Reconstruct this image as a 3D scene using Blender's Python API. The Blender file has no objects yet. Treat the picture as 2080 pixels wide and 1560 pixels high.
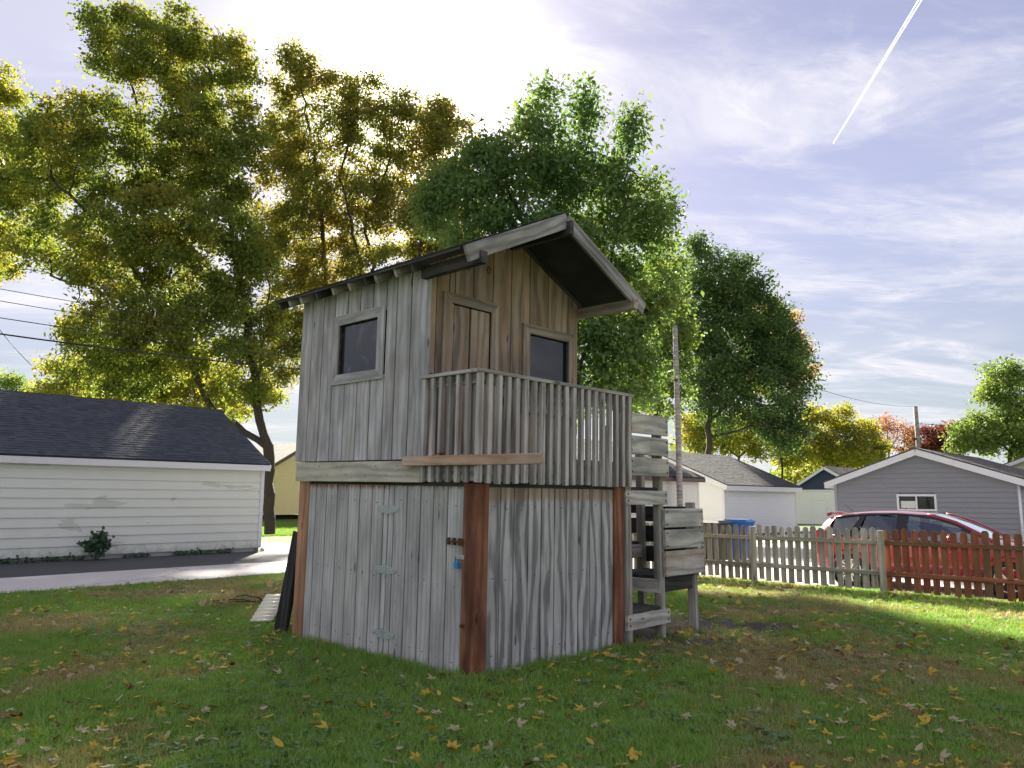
import bpy, bmesh, math, random
import numpy as np
from mathutils import Vector, Matrix
random.seed(7); RNG = np.random.default_rng(7)
R = math.radians
scene = bpy.context.scene
col = scene.collection

# ------------------------------------------------------------------ camera
H = 1.5; FPX = 1562.0; PITCH = R(8.5); ROLL = R(0.3)
cam_d = bpy.data.cameras.new('camera'); cam = bpy.data.objects.new('camera', cam_d); col.objects.link(cam)
cam_d.sensor_fit = 'HORIZONTAL'; cam_d.sensor_width = 36.0; cam_d.lens = 36.0*FPX/2080.0
cam_d.clip_start = 0.05; cam_d.clip_end = 30000
CAM_F = Vector((0, math.cos(PITCH), math.sin(PITCH))); CAM_R = Vector((1, 0, 0)); CAM_U = CAM_R.cross(CAM_F)
CAM_r = CAM_R*math.cos(ROLL)+CAM_U*math.sin(ROLL); CAM_u = -CAM_R*math.sin(ROLL)+CAM_U*math.cos(ROLL)
cam.matrix_world = Matrix(((CAM_r.x, CAM_u.x, -CAM_F.x, 0), (CAM_r.y, CAM_u.y, -CAM_F.y, 0), (CAM_r.z, CAM_u.z, -CAM_F.z, H), (0, 0, 0, 1)))
scene.camera = cam
def at(px, py, Y):                       # a point of the photograph at a real distance Y
    d = CAM_F + CAM_r*((px-1040)/FPX) - CAM_u*((py-780)/FPX)
    return Vector((0, 0, H)) + d*(Y/d.y)

# ------------------------------------------------------------------ sky and sun
SUN_AZ, SUN_EL = R(-9), R(29)
w = bpy.data.worlds.new('World'); scene.world = w; w.use_nodes = True
nt = w.node_tree; nt.nodes.clear()
class NB:                                 # tiny node builder
    def __init__(s, t): s.t = t
    def n(s, typ, ins=None, **kw):
        nd = s.t.nodes.new(typ)
        for k, v in kw.items(): setattr(nd, k, v)
        for k, v in (ins or {}).items(): s.put(nd, k, v)
        return nd
    def put(s, nd, k, v):
        sock = nd.inputs[k]
        if isinstance(v, bpy.types.NodeSocket): s.t.links.new(v, sock)
        else:
            try: sock.default_value = v
            except Exception:
                sock.default_value = (*v, 1.0) if len(v) == 3 else v[:3]
    def math(s, op, a, b=0.0, c=0.0, clamp=False):
        nd = s.n('ShaderNodeMath', {0: a, 1: b, 2: c}, operation=op); nd.use_clamp = clamp; return nd.outputs[0]
    def vm(s, op, a, b=(0, 0, 0)):
        nd = s.n('ShaderNodeVectorMath', {0: a, 1: b}, operation=op)
        return nd.outputs['Value'] if op in ('DOT_PRODUCT', 'LENGTH') else nd.outputs[0]
    def noise(s, vec, scale, detail=4, rough=.55, dist=0.0, out=0):
        return s.n('ShaderNodeTexNoise', {'Vector': vec, 'Scale': scale, 'Detail': detail, 'Roughness': rough, 'Distortion': dist}).outputs[out]
    def ramp(s, f, a, b, c0=0.0, c1=1.0):
        return s.n('ShaderNodeMapRange', {0: f, 1: a, 2: b, 3: c0, 4: c1}, interpolation_type='SMOOTHSTEP').outputs[0]
    def mix(s, f, a, b, mode='MIX'):
        nd = s.n('ShaderNodeMix', data_type='RGBA', blend_type=mode); 
        s.put(nd, 0, f); s.put(nd, 6, a); s.put(nd, 7, b); return nd.outputs[2]
b = NB(nt)
tc = b.n('ShaderNodeTexCoord').outputs['Generated']
sky = b.n('ShaderNodeTexSky', sky_type='NISHITA', sun_disc=False, sun_elevation=SUN_EL, sun_rotation=SUN_AZ, air_density=1.0, dust_density=0.15, ozone_density=1.0).outputs[0]
sep = b.n('ShaderNodeSeparateXYZ', {0: tc})
zz = b.math('ADD', b.math('MAXIMUM', sep.outputs[2], 0.0), 0.10)
pv = b.n('ShaderNodeCombineXYZ', {0: b.math('DIVIDE', sep.outputs[0], zz), 1: b.math('DIVIDE', sep.outputs[1], zz), 2: 0.0}).outputs[0]
mp = b.n('ShaderNodeMapping', {'Vector': pv, 'Rotation': (0, 0, R(-70)), 'Scale': (0.50, 1.15, 1.0), 'Location': (3.3, 15.2, 0)}).outputs[0]
wispy = b.noise(mp, 1.5, 10, .62, .9)
big = b.noise(mp, 0.55, 4, .55, .5)
sund = Vector((math.sin(SUN_AZ)*math.cos(SUN_EL), math.cos(SUN_AZ)*math.cos(SUN_EL), math.sin(SUN_EL)))
dt = b.math('MAXIMUM', b.vm('DOT_PRODUCT', tc, tuple(sund)), 0.0)
veil = b.math('POWER', dt, 40.0)                                   # the thin cloud lit up round the sun
lowhaze = b.ramp(sep.outputs[2], 0.30, 0.0, 0.0, 0.25)
cm = b.math('ADD', b.math('MULTIPLY', b.ramp(wispy, .44, .68), .60), b.math('MULTIPLY', b.ramp(big, .43, .62), .36))
finew = b.noise(b.vm('MULTIPLY', mp, (1.0, 1.6, 1.0)), 4.2, 8, .65, 1.2)
cm = b.math('ADD', cm, b.math('MULTIPLY', b.math('MULTIPLY', b.ramp(finew, .47, .72), b.ramp(wispy, .36, .56)), .30))
cm = b.math('ADD', cm, b.math('MULTIPLY', veil, .8))
cm = b.math('ADD', cm, lowhaze, clamp=True)
bright = b.math('ADD', 2.70, b.math('MULTIPLY', b.math('POWER', dt, 110.0), 8.0))
cc = b.vm('SCALE', (1.0, .975, 1.03)); nt.nodes[-1].inputs['Scale'].default_value = 1
nt.links.new(bright, nt.nodes[-1].inputs['Scale'])
hz_ = b.ramp(sep.outputs[2], 0.0, 0.40, .42, 1.0)
base = b.mix(1.0, sky, b.n('ShaderNodeCombineColor', {0: b.math('MULTIPLY', b.ramp(sep.outputs[2], 0.0, 0.40, .26, 1.0), .66), 1: b.math('MULTIPLY', hz_, .475), 2: b.math('MULTIPLY', hz_, .43)}).outputs[0], 'MULTIPLY')
base = b.mix(.45, base, (1.02, 1.08, 1.62, 1))        # thin high veil over the whole sky
fin = b.mix(cm, base, cc)
bg = b.n('ShaderNodeBackground', {'Color': fin, 'Strength': 0.09})
nt.links.new(bg.outputs[0], b.n('ShaderNodeOutputWorld').inputs[0])
sl = bpy.data.lights.new('sun', 'SUN'); sl.energy = 5.0; sl.angle = R(2.0); sl.color = (1.0, .93, .80)
so = bpy.data.objects.new('sun', sl); col.objects.link(so); so.location = (0, 0, 40)
so.rotation_euler = (-sund).to_track_quat('-Z', 'Y').to_euler()
vs = scene.view_settings; vs.view_transform = 'Standard'; vs.look = 'None'; vs.exposure = 2.10; vs.gamma = 1.0; vs.use_curve_mapping = False
scene.cycles.max_bounces = 8; scene.cycles.transparent_max_bounces = 8; scene.cycles.diffuse_bounces = 3

# ------------------------------------------------------------------ lot grid: v runs along the alley, u across it
C0 = Vector((-.322, 6.688, 0)); GA = math.atan2(.72, .694)
def W(v, u, z=0.0):
    return Vector((C0.x + v*math.cos(GA) - u*math.sin(GA), C0.y + v*math.sin(GA) + u*math.cos(GA), z))
def VU(x, y):
    dx, dy = x-C0.x, y-C0.y
    return dx*math.cos(GA)+dy*math.sin(GA), -dx*math.sin(GA)+dy*math.cos(GA)
def sst(x, a, b_):
    t = np.clip((x-a)/(b_-a), 0, 1); return t*t*(3-2*t)
def hgt(v, u):                           # terrain height in grid coordinates
    return -.17*sst(v, 8.9, 10.6) + .55*sst(u, 25, 42)*(1-sst(v, 25, 40))
def _hash(i, j, s): 
    return np.modf(np.abs(np.sin(i*127.1+j*311.7+s*74.7)*43758.5453))[0]
def vnoise(x, y, s=0):
    x = np.asarray(x, float); y = np.asarray(y, float)
    i = np.floor(x); j = np.floor(y); fx = x-i; fy = y-j; fx = fx*fx*(3-2*fx); fy = fy*fy*(3-2*fy)
    return (_hash(i, j, s)*(1-fx)+_hash(i+1, j, s)*fx)*(1-fy)+(_hash(i, j+1, s)*(1-fx)+_hash(i+1, j+1, s)*fx)*fy
def fbm(x, y, s=0):
    return .55*vnoise(x, y, s)+.3*vnoise(x*2.1, y*2.1, s+1)+.15*vnoise(x*4.3, y*4.3, s+2)

# ------------------------------------------------------------------ object helpers
def tag(o, label=None, cat=None, group=None, kind=None):
    for k, v in (('label', label), ('category', cat), ('group', group), ('kind', kind)):
        if v: o[k] = v
    return o
def link(name, me, mat, parent=None, mw=None):
    o = bpy.data.objects.new(name, me); col.objects.link(o)
    if mat is not None and me is not None and not me.materials: me.materials.append(mat)
    if parent is not None:
        o.parent = parent
        if parent.parent is not None and parent.name not in LOCAL:      # sub-parts are given in their thing's coordinates
            mw = MWS.get(parent.name, Matrix.Identity(4)).inverted() @ (mw or Matrix.Identity(4))
    if mw is not None: o.matrix_local = mw; MWS[o.name] = mw.copy()
    return o
LOCAL = set(); MWS = {}
def empty(name, loc, rz=0.0, label=None, cat=None, group=None):
    o = bpy.data.objects.new(name, None); col.objects.link(o); o.empty_display_size = .2
    o.location = loc; o.rotation_euler = (0, 0, rz); return tag(o, label, cat, group)
def pydata(name, vs_, fs, smooth=False):
    me = bpy.data.meshes.new(name); me.from_pydata([tuple(v) for v in vs_], [], fs); me.update()
    if smooth: me.shade_smooth()
    return me
def np_mesh(name, V, F, smooth=False):   # F: (n,k) int array
    me = bpy.data.meshes.new(name); n, k = F.shape
    me.vertices.add(len(V)); me.vertices.foreach_set('co', np.ascontiguousarray(V, np.float32).ravel())
    me.loops.add(n*k); me.loops.foreach_set('vertex_index', np.ascontiguousarray(F, np.int32).ravel())
    me.polygons.add(n); me.polygons.foreach_set('loop_start', np.arange(0, n*k, k, dtype=np.int32))
    try: me.polygons.foreach_set('loop_total', np.full(n, k, np.int32))
    except Exception: pass
    me.update(calc_edges=True); me.validate()
    if smooth: me.shade_smooth()
    return me
_bc = {}
def bar_mesh(l, wd, t, ch):
    key = (round(l, 3), round(wd, 3), round(t, 3), ch)
    if key in _bc: return _bc[key]
    a, c = wd/2, t/2; e = min(ch, a*.4, c*.4)
    ring = [(-c, -a+e), (-c+e, -a), (c-e, -a), (c, -a+e), (c, a-e), (c-e, a), (-c+e, a), (-c, a-e)]
    vs_ = [(-l/2, y, z) for y, z in ring]+[(l/2, y, z) for y, z in ring]
    fs = [tuple(range(7, -1, -1)), tuple(range(8, 16))]+[(i, (i+1) % 8, 8+(i+1) % 8, 8+i) for i in range(8)]
    me = pydata('bar', vs_, fs); _bc[key] = me; return me
def beam(name, parent, p0, p1, width, thick, side, mat, ch=.003):
    """a board from p0 to p1 (centre line); 'side' is the direction its thickness is measured in"""
    p0, p1 = Vector(p0), Vector(p1); X = (p1-p0); l = X.length; X.normalize()
    Y = Vector(side); Y = (Y-X*Y.dot(X)).normalized(); Z = X.cross(Y); c = (p0+p1)/2
    me = bar_mesh(l, width, thick, ch)
    if me.materials and me.materials[0] is not mat:
        me = me.copy(); me.materials.clear()
    mw = Matrix(((X.x, Y.x, Z.x, c.x), (X.y, Y.y, Z.y, c.y), (X.z, Y.z, Z.z, c.z), (0, 0, 0, 1)))
    return link(name, me, mat, parent, mw)
def bx(name, parent, x0, x1, y0, y1, z0, z1, mat, g='z', ch=.003):
    cx, cy, cz = (x0+x1)/2, (y0+y1)/2, (z0+z1)/2
    if g == 'z':
        if x1-x0 < y1-y0: return beam(name, parent, (cx, cy, z0), (cx, cy, z1), y1-y0, x1-x0, (1, 0, 0), mat, ch)
        return beam(name, parent, (cx, cy, z0), (cx, cy, z1), x1-x0, y1-y0, (0, 1, 0), mat, ch)
    if g == 'x':
        if y1-y0 < z1-z0: return beam(name, parent, (x0, cy, cz), (x1, cy, cz), z1-z0, y1-y0, (0, 1, 0), mat, ch)
        return beam(name, parent, (x0, cy, cz), (x1, cy, cz), y1-y0, z1-z0, (0, 0, 1), mat, ch)
    if x1-x0 < z1-z0: return beam(name, parent, (cx, y0, cz), (cx, y1, cz), z1-z0, x1-x0, (1, 0, 0), mat, ch)
    return beam(name, parent, (cx, y0, cz), (cx, y1, cz), x1-x0, z1-z0, (0, 0, 1), mat, ch)
def tube_np(pts, rad, n=8):              # closed tube along points
    pts = [Vector(p) for p in pts]; V = []; F = []
    for i, p in enumerate(pts):
        d = (pts[min(i+1, len(pts)-1)]-pts[max(i-1, 0)]).normalized()
        a = d.cross(Vector((0, 0, 1)) if abs(d.z) < .9 else Vector((1, 0, 0))).normalized(); c = d.cross(a)
        r = rad[i] if hasattr(rad, '__len__') else rad
        for k in range(n):
            t = 2*math.pi*k/n; V.append(p+a*(r*math.cos(t))+c*(r*math.sin(t)))
    for i in range(len(pts)-1):
        for k in range(n):
            F.append((i*n+k, i*n+(k+1) % n, (i+1)*n+(k+1) % n, (i+1)*n+k))
    F.append(tuple(range(n-1, -1, -1))); F.append(tuple(range((len(pts)-1)*n, len(pts)*n)))
    return V, F
def tube(name, pts, rad, mat, parent=None, n=8, smooth=True):
    V, F = tube_np(pts, rad, n); return link(name, pydata(name, V, F, smooth), mat, parent)
def lathe(name, prof, mat, parent=None, n=24, mw=None, smooth=True):   # prof: (r, z)
    V, F = [], []
    for r, z in prof:
        for k in range(n): V.append((r*math.cos(2*math.pi*k/n), r*math.sin(2*math.pi*k/n), z))
    for i in range(len(prof)-1):
        for k in range(n): F.append((i*n+k, i*n+(k+1) % n, (i+1)*n+(k+1) % n, (i+1)*n+k))
    return link(name, pydata(name, V, F, smooth), mat, parent, mw)

# ------------------------------------------------------------------ materials
def newmat(name):
    m = bpy.data.materials.new(name); m.use_nodes = True; m.node_tree.nodes.clear(); return m, NB(m.node_tree)
def finish(m, b, **ins):
    bump = ins.pop('bump', None); 
    p = b.n('ShaderNodeBsdfPrincipled', {k.replace('_', ' '): v for k, v in ins.items()})
    if bump: 
        bn = b.n('ShaderNodeBump', {'Height': bump[0], 'Strength': bump[1], 'Distance': bump[2]}); b.put(p, 'Normal', bn.outputs[0])
    o = b.n('ShaderNodeOutputMaterial'); b.t.links.new(p.outputs[0], o.inputs[0]); return m
def coords(b, rnd=True):
    t = b.n('ShaderNodeTexCoord').outputs['Object']
    if not rnd: return t, None
    oi = b.n('ShaderNodeObjectInfo').outputs['Random']
    off = b.n('ShaderNodeCombineXYZ', {0: b.math('MULTIPLY', oi, 37.0), 1: b.math('MULTIPLY', oi, 91.0), 2: b.math('MULTIPLY', oi, 53.0)}).outputs[0]
    return b.vm('ADD', t, off), oi
def wood(name, light, dark, brown=None, brown_amt=0.0, ring=60.0, warp=5.0, contrast=.8, var=.25, mott=.5, end=None, bumpd=.004, nails=False):
    m, b = newmat(name); v, oi = coords(b)
    def sc(x, y, z): return b.vm('MULTIPLY', v, (x, y, z))
    sp = b.n('ShaderNodeSeparateXYZ', {0: v})
    n1 = b.noise(sc(.75, 4.5, 4.5), 1.0, 1.5, .5)
    n1b = b.noise(sc(3.2, 9.0, 9.0), 1.0, 2, .5)
    ph = b.math('ADD', b.math('MULTIPLY', b.math('ADD', sp.outputs[2], b.math('MULTIPLY', sp.outputs[1], .6)), ring), b.math('MULTIPLY', n1, warp*6.28))
    ph = b.math('ADD', ph, b.math('MULTIPLY', n1b, warp*.9))
    rings = b.ramp(b.math('SINE', ph), -.5, 1.0)
    fibre = b.noise(sc(4.0, 230.0, 230.0), 1.0, 3, .6)
    fib2 = b.noise(sc(1.2, 60.0, 60.0), 1.0, 3, .6)
    blot = b.noise(sc(1.3, 4.0, 4.0), 1.0, 4, .6)
    g = b.math('ADD', b.math('MULTIPLY', rings, .62), b.math('MULTIPLY', b.ramp(fibre, .35, .65), .24))
    g = b.math('ADD', g, b.math('MULTIPLY', b.ramp(fib2, .45, .75), .20))
    g = b.math('MULTIPLY', g, contrast, clamp=True)
    c = b.mix(g, light, dark)
    if brown:
        bm = b.math('MULTIPLY', b.ramp(b.noise(sc(.8, 3.0, 3.0), 1.0, 3, .6, out=0), .45, .62), brown_amt)
        c = b.mix(bm, c, brown)
    if end:                              # bare brown wood left where the fascia shelters the board's top end
        raw = b.n('ShaderNodeTexCoord').outputs['Object']; rx = b.n('ShaderNodeSeparateXYZ', {0: raw}).outputs[0]
        e = b.ramp(b.math('ADD', rx, b.math('MULTIPLY', b.math('SUBTRACT', b.noise(sc(2.0, 45.0, 45.0), 1.0, 3, .6), .5), .16)), end[0], end[0]+.05)
        c = b.mix(b.math('MULTIPLY', e, end[2]), c, end[1])
    k = b.math('ADD', 1.0-mott*.5, b.math('MULTIPLY', b.ramp(blot, .3, .7), mott))
    k = b.math('MULTIPLY', k, b.math('ADD', 1.0-var/2, b.math('MULTIPLY', oi, var)))
    c = b.mix(1.0, c, b.n('ShaderNodeCombineColor', {0: k, 1: k, 2: k}).outputs[0], 'MULTIPLY')
    knots = b.n('ShaderNodeTexVoronoi', {'Vector': sc(1.6, 5.5, 5.5), 'Scale': 1.0}).outputs['Distance']
    c = b.mix(b.math('MULTIPLY', b.ramp(knots, .115, .05), .75), c, tuple(x*.3 for x in dark[:3]))
    hgt_ = b.math('ADD', b.math('MULTIPLY', g, -1.0), b.math('MULTIPLY', fibre, .3))
    return finish(m, b, Base_Color=c, Roughness=.86, Specular_IOR_Level=.25, bump=(hgt_, .55, bumpd))
def paint(name, c, rough=.5, var=.06, dirt=0.0, bumps=.0, spec=.5, metal=0.0, scale=3.0):
    m, b = newmat(name); v, oi = coords(b)
    n = b.noise(v, scale, 5, .6); k = b.math('ADD', 1-var, b.math('MULTIPLY', n, 2*var))
    cc_ = b.mix(1.0, (*c, 1), b.n('ShaderNodeCombineColor', {0: k, 1: k, 2: k}).outputs[0], 'MULTIPLY')
    if dirt: cc_ = b.mix(b.math('MULTIPLY', b.ramp(b.noise(v, 1.7, 6, .7), .52, .75), dirt), cc_, (.09, .08, .06, 1))
    return finish(m, b, Base_Color=cc_, Roughness=rough, Specular_IOR_Level=spec, Metallic=metal, bump=(n, bumps, .01) if bumps else None)

M = {}
M['grey_wall'] = wood('weathered_siding', (.58, .565, .555, 1), (.24, .23, .225, 1), (.27, .21, .16, 1), .3, ring=62, warp=3.0, contrast=.62, mott=.5)
M['brown_wall'] = wood('sheltered_siding', (.36, .285, .23, 1), (.135, .10, .08, 1), (.38, .24, .15, 1), .6, ring=45, warp=2.6, contrast=.85, mott=.5)
M['trim'] = wood('weathered_trim', (0.520, 0.481, 0.455, 1), (0.195, 0.169, 0.156, 1), (0.286, 0.195, 0.130, 1), .35, ring=70, warp=3, contrast=.8)
M['trim_brown'] = wood('brown_trim', (.37, .31, .26, 1), (.15, .12, .095, 1), (.33, .21, .13, 1), .4, ring=70, warp=2)
M['door_plank'] = wood('shed_door_board', (.55, .54, .515, 1), (.24, .235, .225, 1), (.40, .36, .29, 1), .25, ring=120, warp=2.2, contrast=.52, var=.22, mott=.45, end=(.775, (.24, .10, .055, 1), .85))
M['side_plank'] = wood('shed_side_board', (.56, .545, .52, 1), (.095, .094, .097, 1), None, 0, ring=52, warp=2.9, contrast=.95, var=.18, mott=.35, end=(.70, (.32, .21, .12, 1), .6))
M['red_post'] = wood('red_cedar_post', (.30, .135, .075, 1), (.085, .03, .018, 1), (.16, .06, .035, 1), .7, ring=60, warp=2, contrast=.9, mott=.8)
M['tan_post'] = wood('tan_cedar_post', (0.529, 0.287, 0.172, 1), (0.253, 0.115, 0.063, 1), (0.345, 0.184, 0.103, 1), .4, ring=60, warp=2, contrast=.7)
M['fascia'] = wood('mossy_fascia', (0.602, 0.560, 0.462, 1), (0.280, 0.259, 0.210, 1), (0.504, 0.462, 0.336, 1), .5, ring=75, warp=2.5, contrast=.7)
M['baluster'] = wood('baluster_wood', (0.567, 0.533, 0.499, 1), (0.162, 0.149, 0.142, 1), (0.324, 0.270, 0.216, 1), .3, ring=80, warp=2, contrast=.85, var=.35)
M['brace'] = wood('newer_brown_lumber', (0.504, 0.324, 0.216, 1), (0.240, 0.138, 0.084, 1), (0.480, 0.432, 0.396, 1), .4, ring=90, warp=2.5, contrast=.7)
M['stair'] = wood('stair_lumber', (0.634, 0.608, 0.540, 1), (0.230, 0.209, 0.189, 1), (0.365, 0.230, 0.135, 1), .45, ring=50, warp=3.5, contrast=.75, mott=.6)
M['stair_dark'] = wood('black_stair_board', (.075, .07, .068, 1), (.02, .02, .02, 1), None, 0, contrast=.8)  # near-black board tone for treads, joist and side guards
M['stair_post'] = wood('stair_post_wood', (0.419, 0.392, 0.344, 1), (0.149, 0.135, 0.121, 1), (0.216, 0.223, 0.149, 1), .5, ring=60, warp=2)
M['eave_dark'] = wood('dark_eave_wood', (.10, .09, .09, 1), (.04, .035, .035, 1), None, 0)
M['barge'] = wood('barge_board_wood', (.36, .34, .33, 1), (.10, .095, .095, 1), (.2, .17, .15, 1), .5, ring=70, warp=2.5, mott=.7)
M['fence_grey'] = wood('grey_picket_wood', (0.540, 0.486, 0.405, 1), (0.230, 0.209, 0.169, 1), (0.230, 0.223, 0.149, 1), .5, ring=60, warp=2, contrast=.7, var=.3)
M['fence_tan'] = wood('tan_picket_wood', (.44, .36, .275, 1), (.20, .165, .12, 1), (.19, .17, .12, 1), .5, ring=60, warp=2, contrast=.7, var=.4)
M['fence_red'] = wood('red_stained_picket', (0.345, 0.121, 0.063, 1), (0.167, 0.069, 0.040, 1), (0.196, 0.132, 0.075, 1), .8, ring=60, warp=2, contrast=.7, var=.3)
M['dark_board'] = wood('black_weathered_board', (.05, .045, .045, 1), (.015, .014, .014, 1))
M['pole'] = wood('utility_pole_wood', (0.432, 0.384, 0.360, 1), (0.180, 0.156, 0.144, 1), ring=40, warp=2)
M['dark'] = paint('dark_interior', (.012, .012, .013), .9)
M['galv'] = paint('galvanised_steel', (.46, .50, .48), .55, .25, dirt=.4, metal=.5)
M['rust'] = paint('rusted_iron', (.12, .06, .04), .8, .3, metal=.2)
M['steel'] = paint('bright_steel', (.6, .6, .62), .3, metal=.9)
M['lock_blue'] = paint('blue_lock_cover', (.03, .25, .62), .45)
M['white_side'] = paint('white_siding', (.86, .86, .86), .5, .05)
M['cream_side'] = paint('cream_white_siding', (.72, .70, .64), .55, .04)
M['grey_side'] = paint('grey_vinyl_siding', (.27, .265, .285), .5, .05)
M['grey_trim'] = paint('grey_corner_trim', (.31, .31, .34), .5, .04)
M['navy_side'] = paint('navy_siding', (.028, .045, .10), .5, .06)
M['beige_side'] = paint('beige_siding', (.58, .53, .45), .6, .05)
M['yellow_side'] = paint('yellow_siding', (.74, .62, .36), .6, .06)
M['white_trim'] = paint('white_trim_paint', (.78, .77, .78), .45, .05, dirt=.12)
M['brown_trim2'] = paint('brown_fascia_paint', (.12, .075, .065), .6)
M['concrete'] = paint('concrete_foundation', (.40, .39, .37), .85, .15, bumps=.3, scale=9)

def pale_green():
    m, b = newmat('pale_green_clapboard'); g = b.n('ShaderNodeNewGeometry').outputs['Position']
    v, oi = coords(b)
    n = b.noise(g, 2.5, 5, .6); k = b.math('ADD', .94, b.math('MULTIPLY', n, .12))
    st = b.vm('MULTIPLY', g, (.55, .55, 2.6))
    patch = b.ramp(b.noise(st, .95, 4, .55, .4), .635, .65)       # repainted patches with their own edges
    c = b.mix(b.math('MULTIPLY', patch, .8), (.78, .785, .70, 1), (.58, .585, .50, 1))
    c = b.mix(1.0, c, b.n('ShaderNodeCombineColor', {0: k, 1: k, 2: k}).outputs[0], 'MULTIPLY')
    z = b.n('ShaderNodeSeparateXYZ', {0: g}).outputs[2]
    splash = b.math('MULTIPLY', b.ramp(b.math('ADD', z, b.math('MULTIPLY', b.noise(g, 5.0, 5, .7), .55)), .62, .25), .65)
    c = b.mix(splash, c, (.20, .185, .145, 1))
    return finish(m, b, Base_Color=c, Roughness=.6, bump=(n, .15, .01))
M['pale_green'] = pale_green()
def shingle(name, c1, c2, tab=.16):
    m, b = newmat(name); v, oi = coords(b, False)
    sp = b.n('ShaderNodeSeparateXYZ', {0: v})
    row = b.math('FLOOR', b.math('DIVIDE', sp.outputs[1], .14))
    xo = b.math('ADD', b.math('DIVIDE', sp.outputs[0], tab), b.math('MULTIPLY', b.math('FRACT', b.math('MULTIPLY', b.math('SINE', b.math('MULTIPLY', row, 12.99)), 437.5)), 7.0))
    cell = b.n('ShaderNodeCombineXYZ', {0: b.math('FLOOR', xo), 1: row, 2: 0.0}).outputs[0]
    rn = b.n('ShaderNodeTexWhiteNoise', {'Vector': cell}, noise_dimensions='3D').outputs['Value']
    c = b.mix(rn, c1, c2)
    gr = b.noise(v, 160.0, 2, .6); big_ = b.noise(v, .9, 4, .6)
    k = b.math('ADD', .62, b.math('ADD', b.math('MULTIPLY', gr, .4), b.math('MULTIPLY', big_, .35)))
    c = b.mix(1.0, c, b.n('ShaderNodeCombineColor', {0: k, 1: k, 2: k}).outputs[0], 'MULTIPLY')
    return finish(m, b, Base_Color=c, Roughness=.8, Specular_IOR_Level=.4, bump=(b.math('ADD', rn, b.math('MULTIPLY', gr, .6)), .5, .006))
M['roof_blue'] = shingle('slate_blue_shingle', (.075, .080, .10, 1), (.045, .05, .066, 1))
M['roof_dark'] = shingle('dark_grey_shingle', (.065, .065, .072, 1), (.038, .038, .044, 1))
M['roof_brown'] = shingle('brown_grey_shingle', (.17, .15, .14, 1), (.10, .088, .082, 1))
M['roof_old'] = shingle('worn_light_shingle', (.33, .30, .27, 1), (.22, .20, .18, 1))
def glassy(name, c, rough=.06, swirl=0.0):
    m, b = newmat(name); v, oi = coords(b)
    n = b.noise(v, 2.2, 3, .5, 2.5)
    cc_ = b.mix(b.math('MULTIPLY', b.ramp(n, .54, .70), swirl), (*c, 1), (.20, .215, .24, 1))
    return finish(m, b, Base_Color=cc_, Roughness=rough, Specular_IOR_Level=.6, bump=(b.noise(v, 3.0, 1), .05, .02))
M['pane_swirl'] = glassy('swirl_reflection_film', (.016, .018, .022), .12, .55)  # pale reflection swirl painted into the window film's colour
M['pane'] = glassy('dark_window_glass', (.012, .014, .018), .04)
def clear_glass():
    m, b = newmat('tinted_car_glass')
    g = b.n('ShaderNodeBsdfGlossy', {'Color': (.9, .95, 1, 1), 'Roughness': .03}); t = b.n('ShaderNodeBsdfTransparent', {'Color': (.62, .68, .68, 1)})
    fr = b.n('ShaderNodeFresnel', {'IOR': 1.6}).outputs[0]
    mx = b.n('ShaderNodeMixShader', {0: b.math('ADD', fr, .10, clamp=True), 1: t.outputs[0], 2: g.outputs[0]})
    b.t.links.new(mx.outputs[0], b.n('ShaderNodeOutputMaterial').inputs[0]); return m
M['car_glass'] = clear_glass()
def car_paint():
    m, b = newmat('red_metallic_car_paint')
    p = b.n('ShaderNodeBsdfPrincipled', {'Base Color': (.30, .018, .042, 1), 'Metallic': .45, 'Roughness': .33, 'Coat Weight': 1.0, 'Coat Roughness': .04})
    b.t.links.new(p.outputs[0], b.n('ShaderNodeOutputMaterial').inputs[0]); return m
M['car'] = car_paint()
M['rubber'] = paint('black_rubber', (.018, .018, .019), .75)
M['black_plastic'] = paint('black_plastic', (.015, .015, .018), .35)
M['alloy'] = paint('silver_alloy', (.72, .72, .74), .25, metal=.85)
M['tail'] = paint('red_tail_lamp', (.55, .01, .015), .12)
M['seat'] = paint('dark_seat_fabric', (.035, .036, .042), .9)
M['bin_blue'] = paint('blue_bin_plastic', (.015, .10, .36), .4)
M['bin_black'] = paint('black_bin_plastic', (.012, .013, .018), .4)
M['wire'] = paint('black_cable', (.02, .02, .022), .6)

def leafmat(name, cols, trans=.5, clump=1.2, rough=.55):
    """cols: list of (position 0..1, colour); a leaf's colour comes from its own random value and slow noise through the crown"""
    m, b = newmat(name); ge = b.n('ShaderNodeNewGeometry'); rnd = ge.outputs['Random Per Island']
    n = b.noise(ge.outputs['Position'], clump*.35, 3, .6)
    f = b.math('ADD', b.math('MULTIPLY', rnd, .5), b.math('MULTIPLY', b.ramp(n, .3, .7), .5))
    cr = b.n('ShaderNodeValToRGB', {0: f}); e = cr.color_ramp.elements
    while len(e) < len(cols): e.new(.5)
    for el, (p, c) in zip(e, cols): el.position = p; el.color = (*c, 1)
    d = b.n('ShaderNodeBsdfPrincipled', {'Base Color': cr.outputs[0], 'Roughness': rough, 'Specular IOR Level': .35})
    tcx = b.mix(1.0, cr.outputs[0], (1.5, 1.45, .80, 1), 'MULTIPLY')
    t = b.n('ShaderNodeBsdfTranslucent', {'Color': tcx})
    mx = b.n('ShaderNodeMixShader', {0: trans, 1: d.outputs[0], 2: t.outputs[0]})
    b.t.links.new(mx.outputs[0], b.n('ShaderNodeOutputMaterial').inputs[0]); return m
G1, G2, G3 = (.055, .085, .022), (.085, .115, .025), (.14, .15, .03)
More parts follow.
